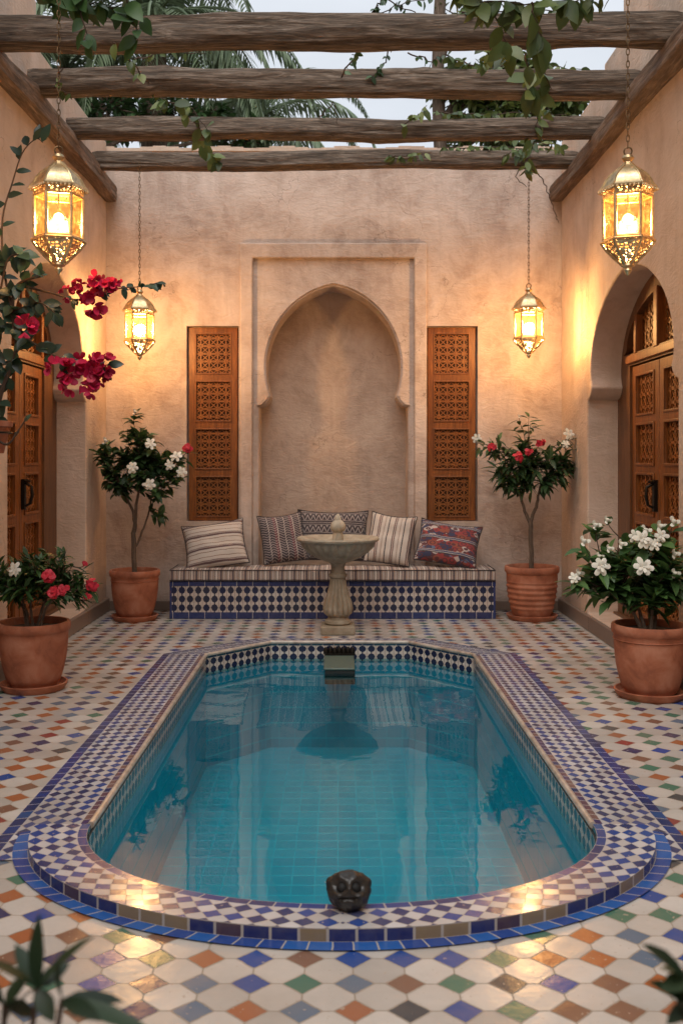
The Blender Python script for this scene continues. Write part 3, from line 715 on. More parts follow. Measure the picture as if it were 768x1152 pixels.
# ---- pergola
def log(p0, p1, r, name, label, cat, seed, mat, n=44, m=110, group=None, sq=0.0, axis='x'):
    rr = random.Random(seed); bm = bmesh.new(); p0 = Vector(p0); p1 = Vector(p1); d = (p1 - p0); L_ = d.length; d.normalize()
    up = Vector((0, 0, 1)); a = d.cross(up).normalized(); b = up; rings = []
    knots = [(rr.uniform(.05, .95) * L_, rr.uniform(0, 2*PI), rr.uniform(.05, .09)) for _ in range(7)]
    for i in range(m + 1):
        t = L_ * i / m; ring = []
        sag = .010 * math.sin(t * 1.1 + seed) + .006 * math.sin(t * 2.7 + seed * 2)
        sway = .012 * math.sin(t * 1.6 + seed * 3)
        for k in range(n):
            th = 2*PI*k/n; ca, sa = math.cos(th), math.sin(th)
            if sq:
                e = 1 / max(abs(ca), abs(sa)); e = 1 + (min(e, 1.34) - 1) * sq
            else: e = 1
            nz = noise.noise(Vector((t * 1.5, ca * 1.6 + seed * 5, sa * 1.6))) * .16 + noise.noise(Vector((t * 1.6, ca * 8 + seed * 3, sa * 8))) * .12 + noise.noise(Vector((t * 5, ca * 3, sa * 3 + seed))) * .06
            q = r * e * (1 + nz)
            for (kt, ka, kr) in knots:
                dd = math.hypot((t - kt) , r * ((th - ka + PI) % (2*PI) - PI)); q += .018 * math.exp(-(dd / kr) ** 2 * 2) - .014 * math.exp(-(dd / (kr*.35)) ** 2)
            if i in (0, m): q *= .93
            ring.append(bm.verts.new(p0 + d * t + a * (q * ca + sway) + b * (q * sa + sag)))
        rings.append(ring)
    for r0, r1 in zip(rings, rings[1:]):
        for k in range(n): bm.faces.new((r0[k], r0[(k+1) % n], r1[(k+1) % n], r1[k]))
    bm.faces.new(rings[0][::-1]); bm.faces.new(rings[-1])
    bmesh.ops.recalc_face_normals(bm, faces=bm.faces)
    o = obj(name, bm, mat, None, sharp=50); return tag(o, label, cat, group)
BEAMS = [  # distance, radius, label
         (5.42, .105, 'weathered log beam just above the two near lanterns, mostly out of view'),
         (6.43, .100, 'thickest weathered log beam across the top, nearest seen whole'),
         (7.30, .095, 'second weathered log crossbeam from the front under the palm fronds'),
         (8.30, .087, 'third weathered log crossbeam from the front, trailing vine leaves at its left'),
         (9.17, .080, 'farthest and thinnest weathered log crossbeam before the end wall')]
for i, (y, r, lb) in enumerate(BEAMS):
    log((XL + .05, y, 4.255), (XR - .02, y, 4.26), r, 'pergola_beam', lb, 'beam', 3 + i*1.7, M['log'], group='crossbeams of the pergola', sq=.45)
log((XL + .06, 3.5, 4.12), (XL + .05, YB - .02, 4.12), .072, 'wall_beam', 'squared timber beam running along the left wall under the crossbeams', 'beam', 21, M['plate_wood'], n=32, sq=1.0)
log((XR - .045, 3.5, 4.13), (XR - .05, YB - .02, 4.12), .072, 'wall_beam', 'squared timber beam running along the right wall under the crossbeams', 'beam', 27, M['plate_wood'], n=32, sq=1.0)
log((XR + .1, 6.3, 5.12), (XR + .1, 7.6, 5.07), .045, 'roof_pole', 'thin brown pole on the right wall above the pergola', 'pole', 33, M['log'], n=10, m=20)

# ================================================================ BENCH
BX0, BX1, BY0 = -1.578, 1.478, 9.36
bench = thing('bench', 'low built-in bench faced with blue and white tiles under a striped seat pad', 'bench', (-.05, BY0, 0))
bm = newbox((BX0, BY0, .002), (BX1, YB - .027, .352)); obj('tiled_base', bm, M['bench_tile'], bench, world=True, bevel=.003)
bm = bmesh.new()
for z0, z1 in ((.003, .064), (.31, .353)): box(bm, (BX0 - .004, BY0 - .006, z0), (BX1 + .004, YB - .03, z1))
for x in (BX0 - .002, BX1 - .018): box(bm, (x, BY0 - .004, .064), (x + .02, BY0 + .02, .31))
obj('border_tiles', bm, M['bench_blue'], bench, world=True, bevel=.002)
def cushion_box(lo, hi, m):
    bm = bmesh.new(); nx, ny = 60, 8; x0, y0, z0 = lo; x1, y1, z1 = hi; V = {}
    for k, (za, sgn) in enumerate(((z0, -1), (z1, 1))):
        for i in range(nx + 1):
            for j in range(ny + 1):
                x = x0 + (x1-x0)*i/nx; y = y0 + (y1-y0)*j/ny
                e = min(i, nx - i, 2) / 2 * min(j, ny - j, 2) / 2
                z = za + sgn * (-.012 * (1 - e)) + (.006 * math.sin(i*.9) * math.cos(j) + noise.noise(Vector((x*3, y*3, 0))) * .012 if sgn > 0 else 0)
                V[k, i, j] = bm.verts.new((x, y, z))
    for i in range(nx):
        for j in range(ny):
            bm.faces.new((V[0, i, j], V[0, i, j+1], V[0, i+1, j+1], V[0, i+1, j])); bm.faces.new((V[1, i, j], V[1, i+1, j], V[1, i+1, j+1], V[1, i, j+1]))
    for i in range(nx): bm.faces.new((V[0, i, 0], V[0, i+1, 0], V[1, i+1, 0], V[1, i, 0])); bm.faces.new((V[0, i+1, ny], V[0, i, ny], V[1, i, ny], V[1, i+1, ny]))
    for j in range(ny): bm.faces.new((V[0, 0, j+1], V[0, 0, j], V[1, 0, j], V[1, 0, j+1])); bm.faces.new((V[0, nx, j], V[0, nx, j+1], V[1, nx, j+1], V[1, nx, j]))
    return bm
pad = obj('seat_pad', cushion_box((BX0 + .0, BY0 - .015, .354), (BX1, YB - .05, .468), None), M['seat_fabric'], None, bevel=.008)
tag(pad, 'long flat seat pad striped in beige, brown and grey lying along the bench', 'seat cushion')
bm = bmesh.new()
for z in (.362, .460): tube(bm, [(BX0, YB - .06, z), (BX0 - .001, BY0 - .016, z), (BX1 + .001, BY0 - .016, z), (BX1, YB - .06, z)], .005, 6)
obj('piping', bm, M['piping'], pad)

def pillow(px, py, Y, wd, ht, m, label, roll=0, lean=18, yaw=0, thick=.085):
    c = W(px, py, Y)
    t = thing('throw_pillow', label, 'cushion', tuple(c), group='scatter cushions on the bench')
    t.rotation_euler = (Matrix.Rotation(R(yaw), 4, 'Z') @ Matrix.Rotation(R(-lean), 4, 'X') @ Matrix.Rotation(R(roll), 4, 'Y')).to_euler()
    bm = bmesh.new(); n = 20; V = {}
    sd = px * .1
    def P(i, j, sgn):
        u, v = 2*i/n - 1, 2*j/n - 1
        pinch = 1 - .075 * (1 - v*v) ** 1 * abs(u)**3; pinch2 = 1 - .075 * (1 - u*u) * abs(v)**3
        x = u * wd/2 * pinch; z = v * ht/2 * pinch2
        th = max(0, (1 - abs(u)**3.2)) ** .62 * max(0, (1 - abs(v)**3.2)) ** .62 * thick
        wr = noise.noise(Vector((u*2.2 + sd, v*2.2, sgn))) * .018 + noise.noise(Vector((u*5 + sd, v*5, sgn))) * .007
        e = (1 - abs(u)**6) * (1 - abs(v)**6)
        return (x, sgn * th + wr * e, z - .012 * (1 - u*u))
    for i in range(n + 1):
        for j in range(n + 1):
            edge = i in (0, n) or j in (0, n)
            V[1, i, j] = bm.verts.new(P(i, j, 1)); V[-1, i, j] = V[1, i, j] if edge else bm.verts.new(P(i, j, -1))
    for i in range(n):
        for j in range(n):
            bm.faces.new((V[1, i, j], V[1, i, j+1], V[1, i+1, j+1], V[1, i+1, j])); bm.faces.new((V[-1, i, j], V[-1, i+1, j], V[-1, i+1, j+1], V[-1, i, j+1]))
    edge = [V[1, i, 0].co.copy() for i in range(n)] + [V[1, n, j].co.copy() for j in range(n)] + [V[1, i, n].co.copy() for i in range(n, 0, -1)] + [V[1, 0, j].co.copy() for j in range(n, 0, -1)]
    obj('cover', bm, m, t, sharp=80)
    bm = bmesh.new(); tube(bm, edge + [edge[0]], .006, 6); obj('piping', bm, M['piping'], t)
pillow(242, 612.5, 9.60, .60, .48, M['pillow_cream'], 'cream cushion with thin brown stripes, alone at the left end of the bench', roll=-9, lean=30, yaw=4)
pillow(318, 605, 9.70, .44, .49, M['pillow_plum'], 'dark plum cushion with woven vertical bands leaning in the niche corner', roll=-6, lean=20, yaw=12)
pillow(374, 602, 9.80, .70, .50, M['pillow_black'], 'wide black cushion with pale geometric bands behind the fountain bowl', roll=1, lean=14)
pillow(439, 606, 9.68, .45, .51, M['pillow_stripe'], 'cream cushion with upright dark stripes right of the fountain', roll=7, lean=22, yaw=-10)
pillow(504, 611, 9.60, .60, .44, M['pillow_red'], 'red, navy and cream kilim cushion at the right end of the bench', roll=9, lean=28, yaw=-8)

# ================================================================ FOUNTAIN
ft = thing('fountain', 'carved stone pedestal fountain with a shallow fluted bowl at the head of the pool', 'fountain', (.0, 8.62, 0))
bm = bmesh.new(); box(bm, (-.145, -.145, .001), (.145, .145, .075)); obj('plinth', bm, M['stone'], ft, bevel=.010)
bm = bmesh.new(); fl = lambda a, z, r: 1 + (.15 * abs(math.cos(14*a/2)) if .14 < z < .46 else 0)
lathe(bm, [(0.103, .075), (0.116, .09), (0.112, .11), (0.090, .125), (0.086, .14), (0.107, .17), (0.114, .215), (0.105, .27), (0.084, .33), (0.071, .39), (0.062, .45), (0.062, .475), (0.077, .485), (0.079, .51), (0.060, .52), (0.057, .57), (0.065, .60), (0.086, .615)], 140, mod=fl)
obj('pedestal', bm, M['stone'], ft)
bm = bmesh.new(); fl2 = lambda a, z, r: 1 + (.06 * abs(math.cos(26*a/2)) * min(1, r*4) if z < .79 and r > .1 else 0)
lathe(bm, [(.0, .60), (.09, .612), (.17, .645), (.24, .69), (.295, .745), (.325, .79), (.352, .80), (.358, .815), (.350, .828), (.325, .824), (.27, .79), (.16, .765), (.0, .76)], 182, mod=fl2)
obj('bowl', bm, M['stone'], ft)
bm = bmesh.new(); lathe(bm, [(.055, .755), (.05, .80), (.045, .85), (.038, .87), (.06, .89), (.068, .92), (.055, .955), (.03, .975), (.028, .99), (.022, 1.01), (0, 1.035)], 32)
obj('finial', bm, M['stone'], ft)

# spout block in the water
sp = thing('spout_block', 'greenish stone spout jutting over the water from the pool edge under the fountain', 'water spout', (.01, 7.62, -.17))
bm = newbox((-.108, -.24, .001), (.118, .32, .105)); obj('block', bm, M['spout_dark'], sp, bevel=.006)
bm = newbox((-.116, -.25, .106), (.116, .322, .126)); obj('slab', bm, M['spout_stone'], sp, bevel=.008)
bm = bmesh.new()
for k in range(7): lathe(bm, [(0, 0), (.018, .004), (.022, .03), (.012, .055), (0, .06)], 10, (-.105 + k*.035, .24 + .02*(k % 2), .129))
box(bm, (-.115, .215, .127), (.125, .29, .142)); obj('iron_grille', bm, M['iron'], sp)

# carved black head at the front rim
hd = thing('stone_head', 'small black carved stone head with hollow eyes on the front rim of the pool', 'sculpture', (.035, 3.225, ZC))
bm = bmesh.new(); bmesh.ops.create_icosphere(bm, subdivisions=5, radius=1)
for v in bm.verts:
    p = v.co.normalized(); r = 1.0
    x, y, z = p
    def g(cx, cz, s_, amp):
        return amp * math.exp(-(((x-cx)**2 + (z-cz)**2) / s_**2)) * (1 if y < 0 else 0) * min(1, max(0, -y*2.5))
    r += g(.44, .16, .23, -.72) + g(-.44, .16, .23, -.72)                 # eye hollows
    r += g(.36, .58, .20, .10) + g(-.36, .58, .20, .10)                   # brows
    r += g(0, .05, .15, .20) + g(.0, -.22, .30, .20)                      # nose, muzzle
    r += g(.11, -.02, .055, -.14) + g(-.11, -.02, .055, -.14)             # nostrils
    r += -.22 * math.exp(-((z + .42)**2) / .008) * (1 if y < -.2 and abs(x) < .45 else 0)   # mouth line
    r += g(.50, -.24, .16, .16) + g(-.50, -.24, .16, .16)                 # cheeks
    for sx in (1, -1):
        r += .20 * math.exp(-((x - sx*.80)**2 + (z - .42)**2 + (y)**2) / .05)  # ears
    r += noise.noise(p * 3.2) * .07 + noise.noise(p * 9) * .035
    q_ = Vector((p.x * .070 * r, p.y * .058 * r, p.z * .062 * r)); q_.rotate(Matrix.Rotation(R(-24), 3, 'X')); v.co = Vector((q_.x, q_.y, .058 + max(-.055, q_.z)))
    if v.co.z < .006: v.co.z = .003
obj('carved_head', bm, M['blackstone'], hd, sharp=60)
for sx in (1, -1):
    c = Vector((sx*.44*.072*.66, -.883*.058*.66, .16*.062*.66)); c.rotate(Matrix.Rotation(R(-24), 3, 'X')); c.z += .058
    bm = bmesh.new(); bmesh.ops.create_icosphere(bm, subdivisions=3, radius=.0185, matrix=Matrix.Translation(c)); obj('eye_shade', bm, simple('eye_shade_black', (.002, .002, .002), .7), hd)  # black balls stand in for the shade inside the hollows

# ================================================================ LANTERNS
def lantern(loc, chain_top, label, light=True, power=1.0):
    t = thing('hanging_lantern', label, 'lantern', loc, group='brass lanterns hanging from the pergola')
    n = 6; rot = 0; t.rotation_euler = (0, 0, -math.atan2(loc[0], loc[1]))
    def hexm(bm, prof, **k): lathe(bm, prof, n, rot=rot, **k)
    bm = bmesh.new(); hexm(bm, [(.148, .150), (.150, .160), (.132, .176), (.118, .205), (.094, .235), (.062, .260), (.036, .278), (.022, .296), (.018, .310)]); 
    lathe(bm, [(.0, .303), (.022, .306), (.034, .322), (.024, .338), (.0, .342)], 20)
    # seams on the dome
    for k in range(6):
        a = rot + k*PI/3; ca, sa = math.cos(a), math.sin(a)
        tube(bm, [(r*ca, r*sa, z) for r, z in ((.150, .158), (.133, .177), (.119, .206), (.095, .236), (.063, .261), (.037, .279), (.022, .297))], .0045, 6)
    # scalloped rim beads
    for k in range(6):
        a0 = rot + k*PI/3; a1 = a0 + PI/3
        for j in range(7):
            q = j/7; p = Vector((math.cos(a0), math.sin(a0), 0)).lerp(Vector((math.cos(a1), math.sin(a1), 0)), q) * .150
            lathe(bm, [(.0, -.010), (.008, -.003), (.008, .005), (.0, .010)], 6, (p.x, p.y, .148))
    obj('cap', bm, M['brass'], t, sharp=25)
    bm = bmesh.new(); hexm(bm, [(.128, .112), (.134, .148)]); bm.faces.ensure_lookup_table()
    bmesh.ops.delete(bm, geom=[f for f in bm.faces if len(f.verts) == 6], context='FACES'); obj('pierced_band', bm, M['filigree'], t, smooth=False)
    bm = bmesh.new()
    for k in range(6):
        a = rot + k*PI/3; ca, sa = math.cos(a), math.sin(a)
        tube(bm, [(.124*ca, .124*sa, -.115), (.126*ca, .126*sa, .115)], .009, 8)
        a1 = a + PI/3
        for z, r in ((.112, .127), (-.108, .124), (.148, .134), (-.122, .138)):
            tube(bm, [(r*ca, r*sa, z), (r*math.cos(a1), r*math.sin(a1), z)], .0075, 6)
    obj('frame', bm, M['brass'], t)
    for k in range(6):
        a = rot + k*PI/3; a1 = a + PI/3; r = .119; bm = bmesh.new()
        vv = [bm.verts.new((r*math.cos(q)*s_, r*math.sin(q)*s_, z)) for q, z, s_ in ((a, -.105, 1), (a1, -.105, 1), (a1, .11, 1.01), (a, .11, 1.01))]
        bm.faces.new(vv); obj('glass_pane', bm, M['amber'], t, smooth=False)
    bm = bmesh.new(); hexm(bm, [(.138, -.122), (.134, -.135), (.108, -.165), (.070, -.205), (.032, -.243)])
    bmesh.ops.delete(bm, geom=[f for f in bm.faces if len(f.verts) == 6], context='FACES'); obj('lower_cone', bm, M['filigree'], t, smooth=False)
    bm = bmesh.new()
    for k in range(6):
        a = rot + k*PI/3; ca, sa = math.cos(a), math.sin(a)
        tube(bm, [(r*ca, r*sa, z) for r, z in ((.138, -.122), (.109, -.165), (.071, -.205), (.032, -.243))], .009, 6)
    lathe(bm, [(.034, -.240), (.036, -.252), (.018, -.262), (.022, -.275), (.014, -.288), (.006, -.298), (0, -.305)], 20)
    obj('lower_finial', bm, M['brass'], t)
    bm = bmesh.new(); lathe(bm, [(.0, -.028), (.014, -.024), (.024, -.012), (.027, .0), (.024, .012), (.014, .023), (.0, .028)], 20); obj('bulb', bm, M['bulb'], t)
    bm = bmesh.new(); tube(bm, [(0, 0, .029), (0, 0, .06), (0, 0, .062), (0, 0, .29)], [.010, .010, .004, .004], 8); obj('lamp_holder', bm, M['iron'], t)
    # chain
    bm = bmesh.new(); z = .338; top = chain_top - loc[2]
    def ring(cx, cz, rx, rz, rt, ax, n1=12):
        pts = [((rx*math.cos(2*PI*k/n1) if ax else 0) + cx, (0 if ax else rx*math.cos(2*PI*k/n1)), cz + rz*math.sin(2*PI*k/n1)) for k in range(n1 + 1)]
        tube(bm, pts, rt, 5, cap=False)
    ring(0, z + .022, .021, .022, .0045, True); z += .04; i = 0
    while z < top:
        ring(0, z + .018, .0085, .021, .0028, i % 2, 8); z += .033; i += 1
    obj('chain', bm, M['bronze'], t)
    ld = bpy.data.lights.new('lantern_light', 'POINT'); ld.energy = LAMP_POWER * power; ld.color = (1, .66, .36); ld.shadow_soft_size = .056
    lo = bpy.data.objects.new('lantern_light', ld); lo.location = (0, 0, .0); link(lo, t)
    M['bulb']  # the bulb mesh glows, the lamp inside it casts the light
pL = W(66, 245, 5.3); pR = W(706, 246, 5.3)
lantern(tuple(pL), 4.16, 'large near brass lantern on the left, its bulb glowing before the bougainvillea wall')
lantern(tuple(pR), 4.16, 'large near brass lantern on the right in front of the arched door')
pL2 = W(157, 368, 9.06); pR2 = W(594.5, 366, 9.06)
lantern(tuple(pL2), 4.2, 'small far brass lantern above the potted white flowering tree on the left', power=3.3)
lantern(tuple(pR2), 4.2, 'small far brass lantern above the potted tree in the right corner', power=3.3)

# ================================================================ PLANTS
def leaf(bm, p, d, up, ln, wd, curl=.25, fold=.18, petal=False):
    d = d.normalized(); s_ = d.cross(up)
    if s_.length < .05: s_ = d.cross(Vector((1, .3, 0)))
    s_.normalize(); n_ = s_.cross(d)
    prof = ((0, .15), (.3, .7), (.6, 1.05), (.88, .85), (1, .0)) if petal else ((0, .08), (.22, .78), (.5, 1.0), (.78, .62), (1, .0)); L_, Rr, C = [], [], []
    for t, wv in prof:
        c = p + d * (ln * t) - n_ * (curl * ln * t * t)
        C.append(bm.verts.new(c))
        if wv > 0 and t < 1:
            L_.append(bm.verts.new(c + s_ * wd/2 * wv + n_ * fold * wd * wv)); Rr.append(bm.verts.new(c - s_ * wd/2 * wv + n_ * fold * wd * wv))
    for i in range(len(L_) - 1):
        bm.faces.new((C[i], L_[i], L_[i+1], C[i+1])); bm.faces.new((C[i], C[i+1], Rr[i+1], Rr[i]))
    bm.faces.new((C[-2], L_[-1], C[-1])); bm.faces.new((C[-2], C[-1], Rr[-1]))
def rv(rr): 
    while True:
        v = Vector((rr.uniform(-1, 1), rr.uniform(-1, 1), rr.uniform(-1, 1)))
        if .05 < v.length < 1: return v.normalized()
def whorl(bm, p, axis, rr, n, ln, wd, spread=1.0, droop=.25):
    axis = axis.normalized()
    for k in range(n):
        v = rv(rr); v = (v - axis * v.dot(axis)); v.normalize()
        d = (axis * rr.uniform(.15, 1.0) + v * spread * rr.uniform(.5, 1.1)); d.z -= droop * rr.uniform(.0, 1.0)
        leaf(bm, p - axis * rr.uniform(0, ln * 1.1) + v*.004, d, Vector((0, 0, 1)) + rv(rr) * .35, ln * rr.uniform(.65, 1.15), wd * rr.uniform(.75, 1.15), rr.uniform(.0, .45), rr.uniform(.05, .25))
def bez(p0, p1, p2, n=8): return [p0 * (1-t)**2 + p1 * 2*t*(1-t) + p2 * t*t for t in [i/n for i in range(n + 1)]]
def flower_bm(kind, rr, size, face):
    bm = bmesh.new(); f = face.normalized(); a = f.cross(Vector((.1, .2, 1))).normalized(); b = f.cross(a); mats = None
    if kind == 'white':
        for ring_, (np_, sc, tilt) in enumerate(((6, 1.0, .25), (5, .62, .8))):
            for k in range(np_):
                th = 2*PI*(k + .5*ring_)/np_ + rr.uniform(-.12, .12); dr = a*math.cos(th) + b*math.sin(th)
                leaf(bm, f * .004 * ring_, dr + f * tilt, f, size * .54 * sc * rr.uniform(.85, 1.15), size * .30 * sc, .3, -.12, True)
        bmesh.ops.create_icosphere(bm, subdivisions=1, radius=size*.06, matrix=Matrix.Translation(f * size * .08))
    elif kind == 'bud':
        m_ = Matrix.Translation(Vector((0, 0, 0))) @ f.to_track_quat('Z', 'Y').to_matrix().to_4x4()
        lathe(bm, [(0, -size*.42), (size*.14, -size*.34), (size*.24, -size*.1), (size*.25, size*.08), (size*.17, size*.3), (size*.05, size*.42), (0, size*.44)], 12, mod=lambda a_, z_, r_: 1 + .12*math.sin(3*a_ + z_*60))
        for k in range(3): th = k*2.1; leaf(bm, Vector((0, 0, -size*.3)), Vector((math.cos(th)*.5, math.sin(th)*.5, .9)), Vector((math.cos(th), math.sin(th), -.3)), size*.75, size*.4, -.35, .1, True)
        for v in bm.verts: v.co = m_ @ v.co
    elif kind == 'cluster':
        for q in range(9):
            c = rv(rr) * size * .36 * rr.uniform(.4, 1); 
            if c.dot(f) < 0: c -= f * 2 * c.dot(f)
            ff = (c + f * .02 + rv(rr) * .02).normalized(); aa = ff.cross(Vector((.2, .1, 1))).normalized(); bb = ff.cross(aa)
            for k in range(5):
                th = 2*PI*k/5 + q; dr = aa*math.cos(th) + bb*math.sin(th)
                leaf(bm, c, dr + ff * .35, ff, size * .23 * rr.uniform(.8, 1.2), size * .22, .2, -.1, True)
    elif kind == 'bract':
        for q in range(7):
            c = rv(rr) * size * .26; ff = (c.normalized() + f * .6 + rv(rr) * .3).normalized(); aa = ff.cross(Vector((.2, .1, 1))).normalized(); bb = ff.cross(aa)
            for k in range(3):
                th = 2*PI*k/3 + q; dr = aa*math.cos(th) + bb*math.sin(th)
                leaf(bm, c, dr + ff * .7, ff, size * .36 * rr.uniform(.85, 1.15), size * .34, -.15, .12, True)
    return bm
def add_flower(root, p, kind, rr, size, face=Vector((0, -1, .3))):
    bm = flower_bm(kind, rr, size, face + rv(rr) * .3)
    for v in bm.verts: v.co += p
    m = {'white': 'white_petal', 'bud': 'white_petal', 'cluster': 'red_petal', 'bract': 'magenta_petal'}[kind]
    obj('flower_bud' if kind == 'bud' else 'flower', bm, M[m], root, world=True)
def pot(root, r, h, style=0, base=.7, saucer=True):
    # terracotta pot with rim, saucer and soil
    z0 = .035
    prof = [(0, z0), (r*base*.96, z0), (r*base, z0+.015)]
    N_ = 14
    for i in range(1, N_):
        t = i/N_; rr_ = r*base + (r*.93 - r*base) * (t ** .75)
        rr_ += .012 * math.sin(t * PI)
        if style == 1 and .1 < t < .8: rr_ += .0035 * math.sin(t * 60)
        prof.append((rr_, z0 + (h - .065 - z0) * t))
    if style == 1:
        prof2 = []
        for i in range(0, 60):
            t = i/59; rr_ = r*base + (r*.93 - r*base) * (t ** .75) + .012*math.sin(t*PI) + (.0045 * math.sin(t*48) if .12 < t < .8 else 0)
            prof2.append((rr_, z0 + .015 + (h - .08 - z0) * t))
        prof = [(0, z0), (r*base*.96, z0)] + prof2
    prof += [(r*.94, h - .066), (r*.955, h - .060), (r*.99, h - .052), (r, h - .03), (r*.995, h - .008), (r*.97, h), (r*.90, h), (r*.88, h - .01), (r*.86, h - .05), (0, h - .05)]
    mod = lambda a, z, q: 1 + .006 * math.sin(2*a + z*7) 
    bm = bmesh.new(); lathe(bm, prof, 56, mod=mod)
    if style == 2:
        for zz in (.80, .55): lathe(bm, [(r*.93*1.0 - .02 - (1-zz)*r*.25, h*zz - .012), (r*1.0 - (1-zz)*r*.36 + .008, h*zz), (r*.93 - .02 - (1-zz)*r*.25, h*zz + .012)], 56)
    po = obj('pot', bm, M['terracotta'], root, sharp=50)
    bm = bmesh.new(); lathe(bm, [(0, h - .047), (r*.5, h - .040), (r*.868, h - .046)], 24); 
    for v in bm.verts: v.co.z += noise.noise(v.co * 20) * .006
    obj('soil', bm, M['soil'], po)
    if saucer:
        bm = bmesh.new(); rs = r*base + .055; lathe(bm, [(0, .002), (rs*.9, .002), (rs, .03), (rs + .006, .048), (rs - .006, .05), (rs - .016, .035), (rs*.86, .022), (0, .02)], 48)
        obj('saucer', bm, M['terracotta'], root)

def shrub(root, base, trunk_pts, trunk_r, centres, leafmat_, seed, n_tips, ln, wd, per, flowers, trunk_name='trunk', bark='bark', spread=1.0, droop=.3):
    """trunk_pts: list of polylines; centres: ellipsoid blobs (centre, radii, share)"""
    rr = random.Random(seed); bt = bmesh.new(); forks = []
    for pl, r0, r1 in trunk_pts:
        pl = [Vector(p) for p in pl]; sm = []
        for i in range(len(pl) - 1):
            for k in range(4): sm.append(pl[i].lerp(pl[i+1], k/4) + rv(rr) * .004)
        sm.append(pl[-1]); tube(bt, sm, [r0 + (r1 - r0) * i/(len(sm)-1) for i in range(len(sm))], 8); forks += sm[len(sm)//2:]
    bl = bmesh.new(); tips = []
    for c, rad, share in centres:
        for _ in range(int(n_tips * share)):
            v = rv(rr) * (rr.uniform(.25, 1) ** .5); p = Vector(c) + Vector((v.x*rad[0], v.y*rad[1], v.z*rad[2])); tips.append(p)
    for p in tips:
        f = min(forks, key=lambda q: (q - p).length + (.3 if q.z > p.z + .05 else 0)); mid = f.lerp(p, .55) + Vector((0, 0, -.02)) + rv(rr) * .02
        path = bez(f, mid, p, 5); tube(bt, path, [.006 - .004*i/5 for i in range(6)], 5)
        ax = (path[-1] - path[-3]).normalized() + Vector((0, 0, .35)); whorl(bl, p, ax, rr, per, ln, wd, spread, droop)
        whorl(bl, path[3], ax, rr, max(2, per//3), ln, wd, spread, droop)
    for (fp, kind, size) in flowers:
        fp = Vector(fp); p = fp + Vector((0, .02, -.012)); f = min(tips + forks, key=lambda q: (q - p).length + (.2 if q.z > p.z else 0) + (.05 if q.y < p.y else 0)); path = bez(f, f.lerp(p, .5) + Vector((0, .02, -.03)), p, 5)
        tube(bt, path, [.005 - .0005*i for i in range(6)], 5); ax = (path[-1] - path[-3]).normalized() + Vector((0, 0, .2)); whorl(bl, p + Vector((0, .02, -.02)), ax, rr, 5, ln*.9, wd, spread, droop)
    obj(trunk_name, bt, M[bark], root, world=True); obj('foliage', bl, M[leafmat_], root, world=True)
    for (p, kind, size) in flowers: add_flower(root, Vector(p), kind, rr, size * {'white': .86, 'bud': .72, 'cluster': .9}[kind])

# A: back left tree
def Wp(px, py, Y): return tuple(W(px, py, Y))
tA = thing('potted_tree', 'small potted tree with white flowers in the left corner below the far lantern', 'potted tree', (-1.90, 9.32, 0))
pot(tA, .235, .47, 2, .66)
yA = 9.32
shrub(tA, None, [([(-1.90, yA, .40), Wp(150, 600, yA), Wp(152, 590, yA)], .024, .020), ([Wp(152, 592, yA), Wp(150, 575, yA), Wp(140, 555, yA-.03), Wp(133, 540, yA)], .016, .008),
    ([Wp(152, 592, yA), Wp(153, 568, yA), Wp(157, 545, yA), Wp(156, 520, yA)], .017, .008), ([Wp(153, 615, yA), Wp(160, 598, yA), Wp(167, 580, yA+.04), Wp(170, 560, yA)], .011, .007)],
    .02, [(Wp(140, 530, yA), (.24, .22, .17), .30), (Wp(170, 532, yA), (.26, .24, .19), .30), (Wp(155, 500, yA), (.20, .2, .17), .2), (Wp(120, 512, yA), (.13, .12, .12), .10), (Wp(194, 514, yA), (.17, .14, .13), .12), (Wp(153, 478, yA), (.07, .08, .12), .05), (Wp(182, 580, yA-.05), (.04, .04, .05), .03)],
    'leaf_dark', 11, 92, .115, .058, 8,
    [(Wp(149, 526, yA-.27), 'white', .125), (Wp(168, 545, yA-.27), 'white', .125), (Wp(169, 499, yA-.25), 'white', .12), (Wp(198, 513, yA-.2), 'white', .12), (Wp(204, 531, yA-.22), 'white', .11), (Wp(191, 523, yA-.2), 'white', .10), (Wp(119, 496, yA-.15), 'bud', .09), (Wp(152, 463, yA-.05), 'bud', .07), (Wp(211, 504, yA-.12), 'cluster', .13)])
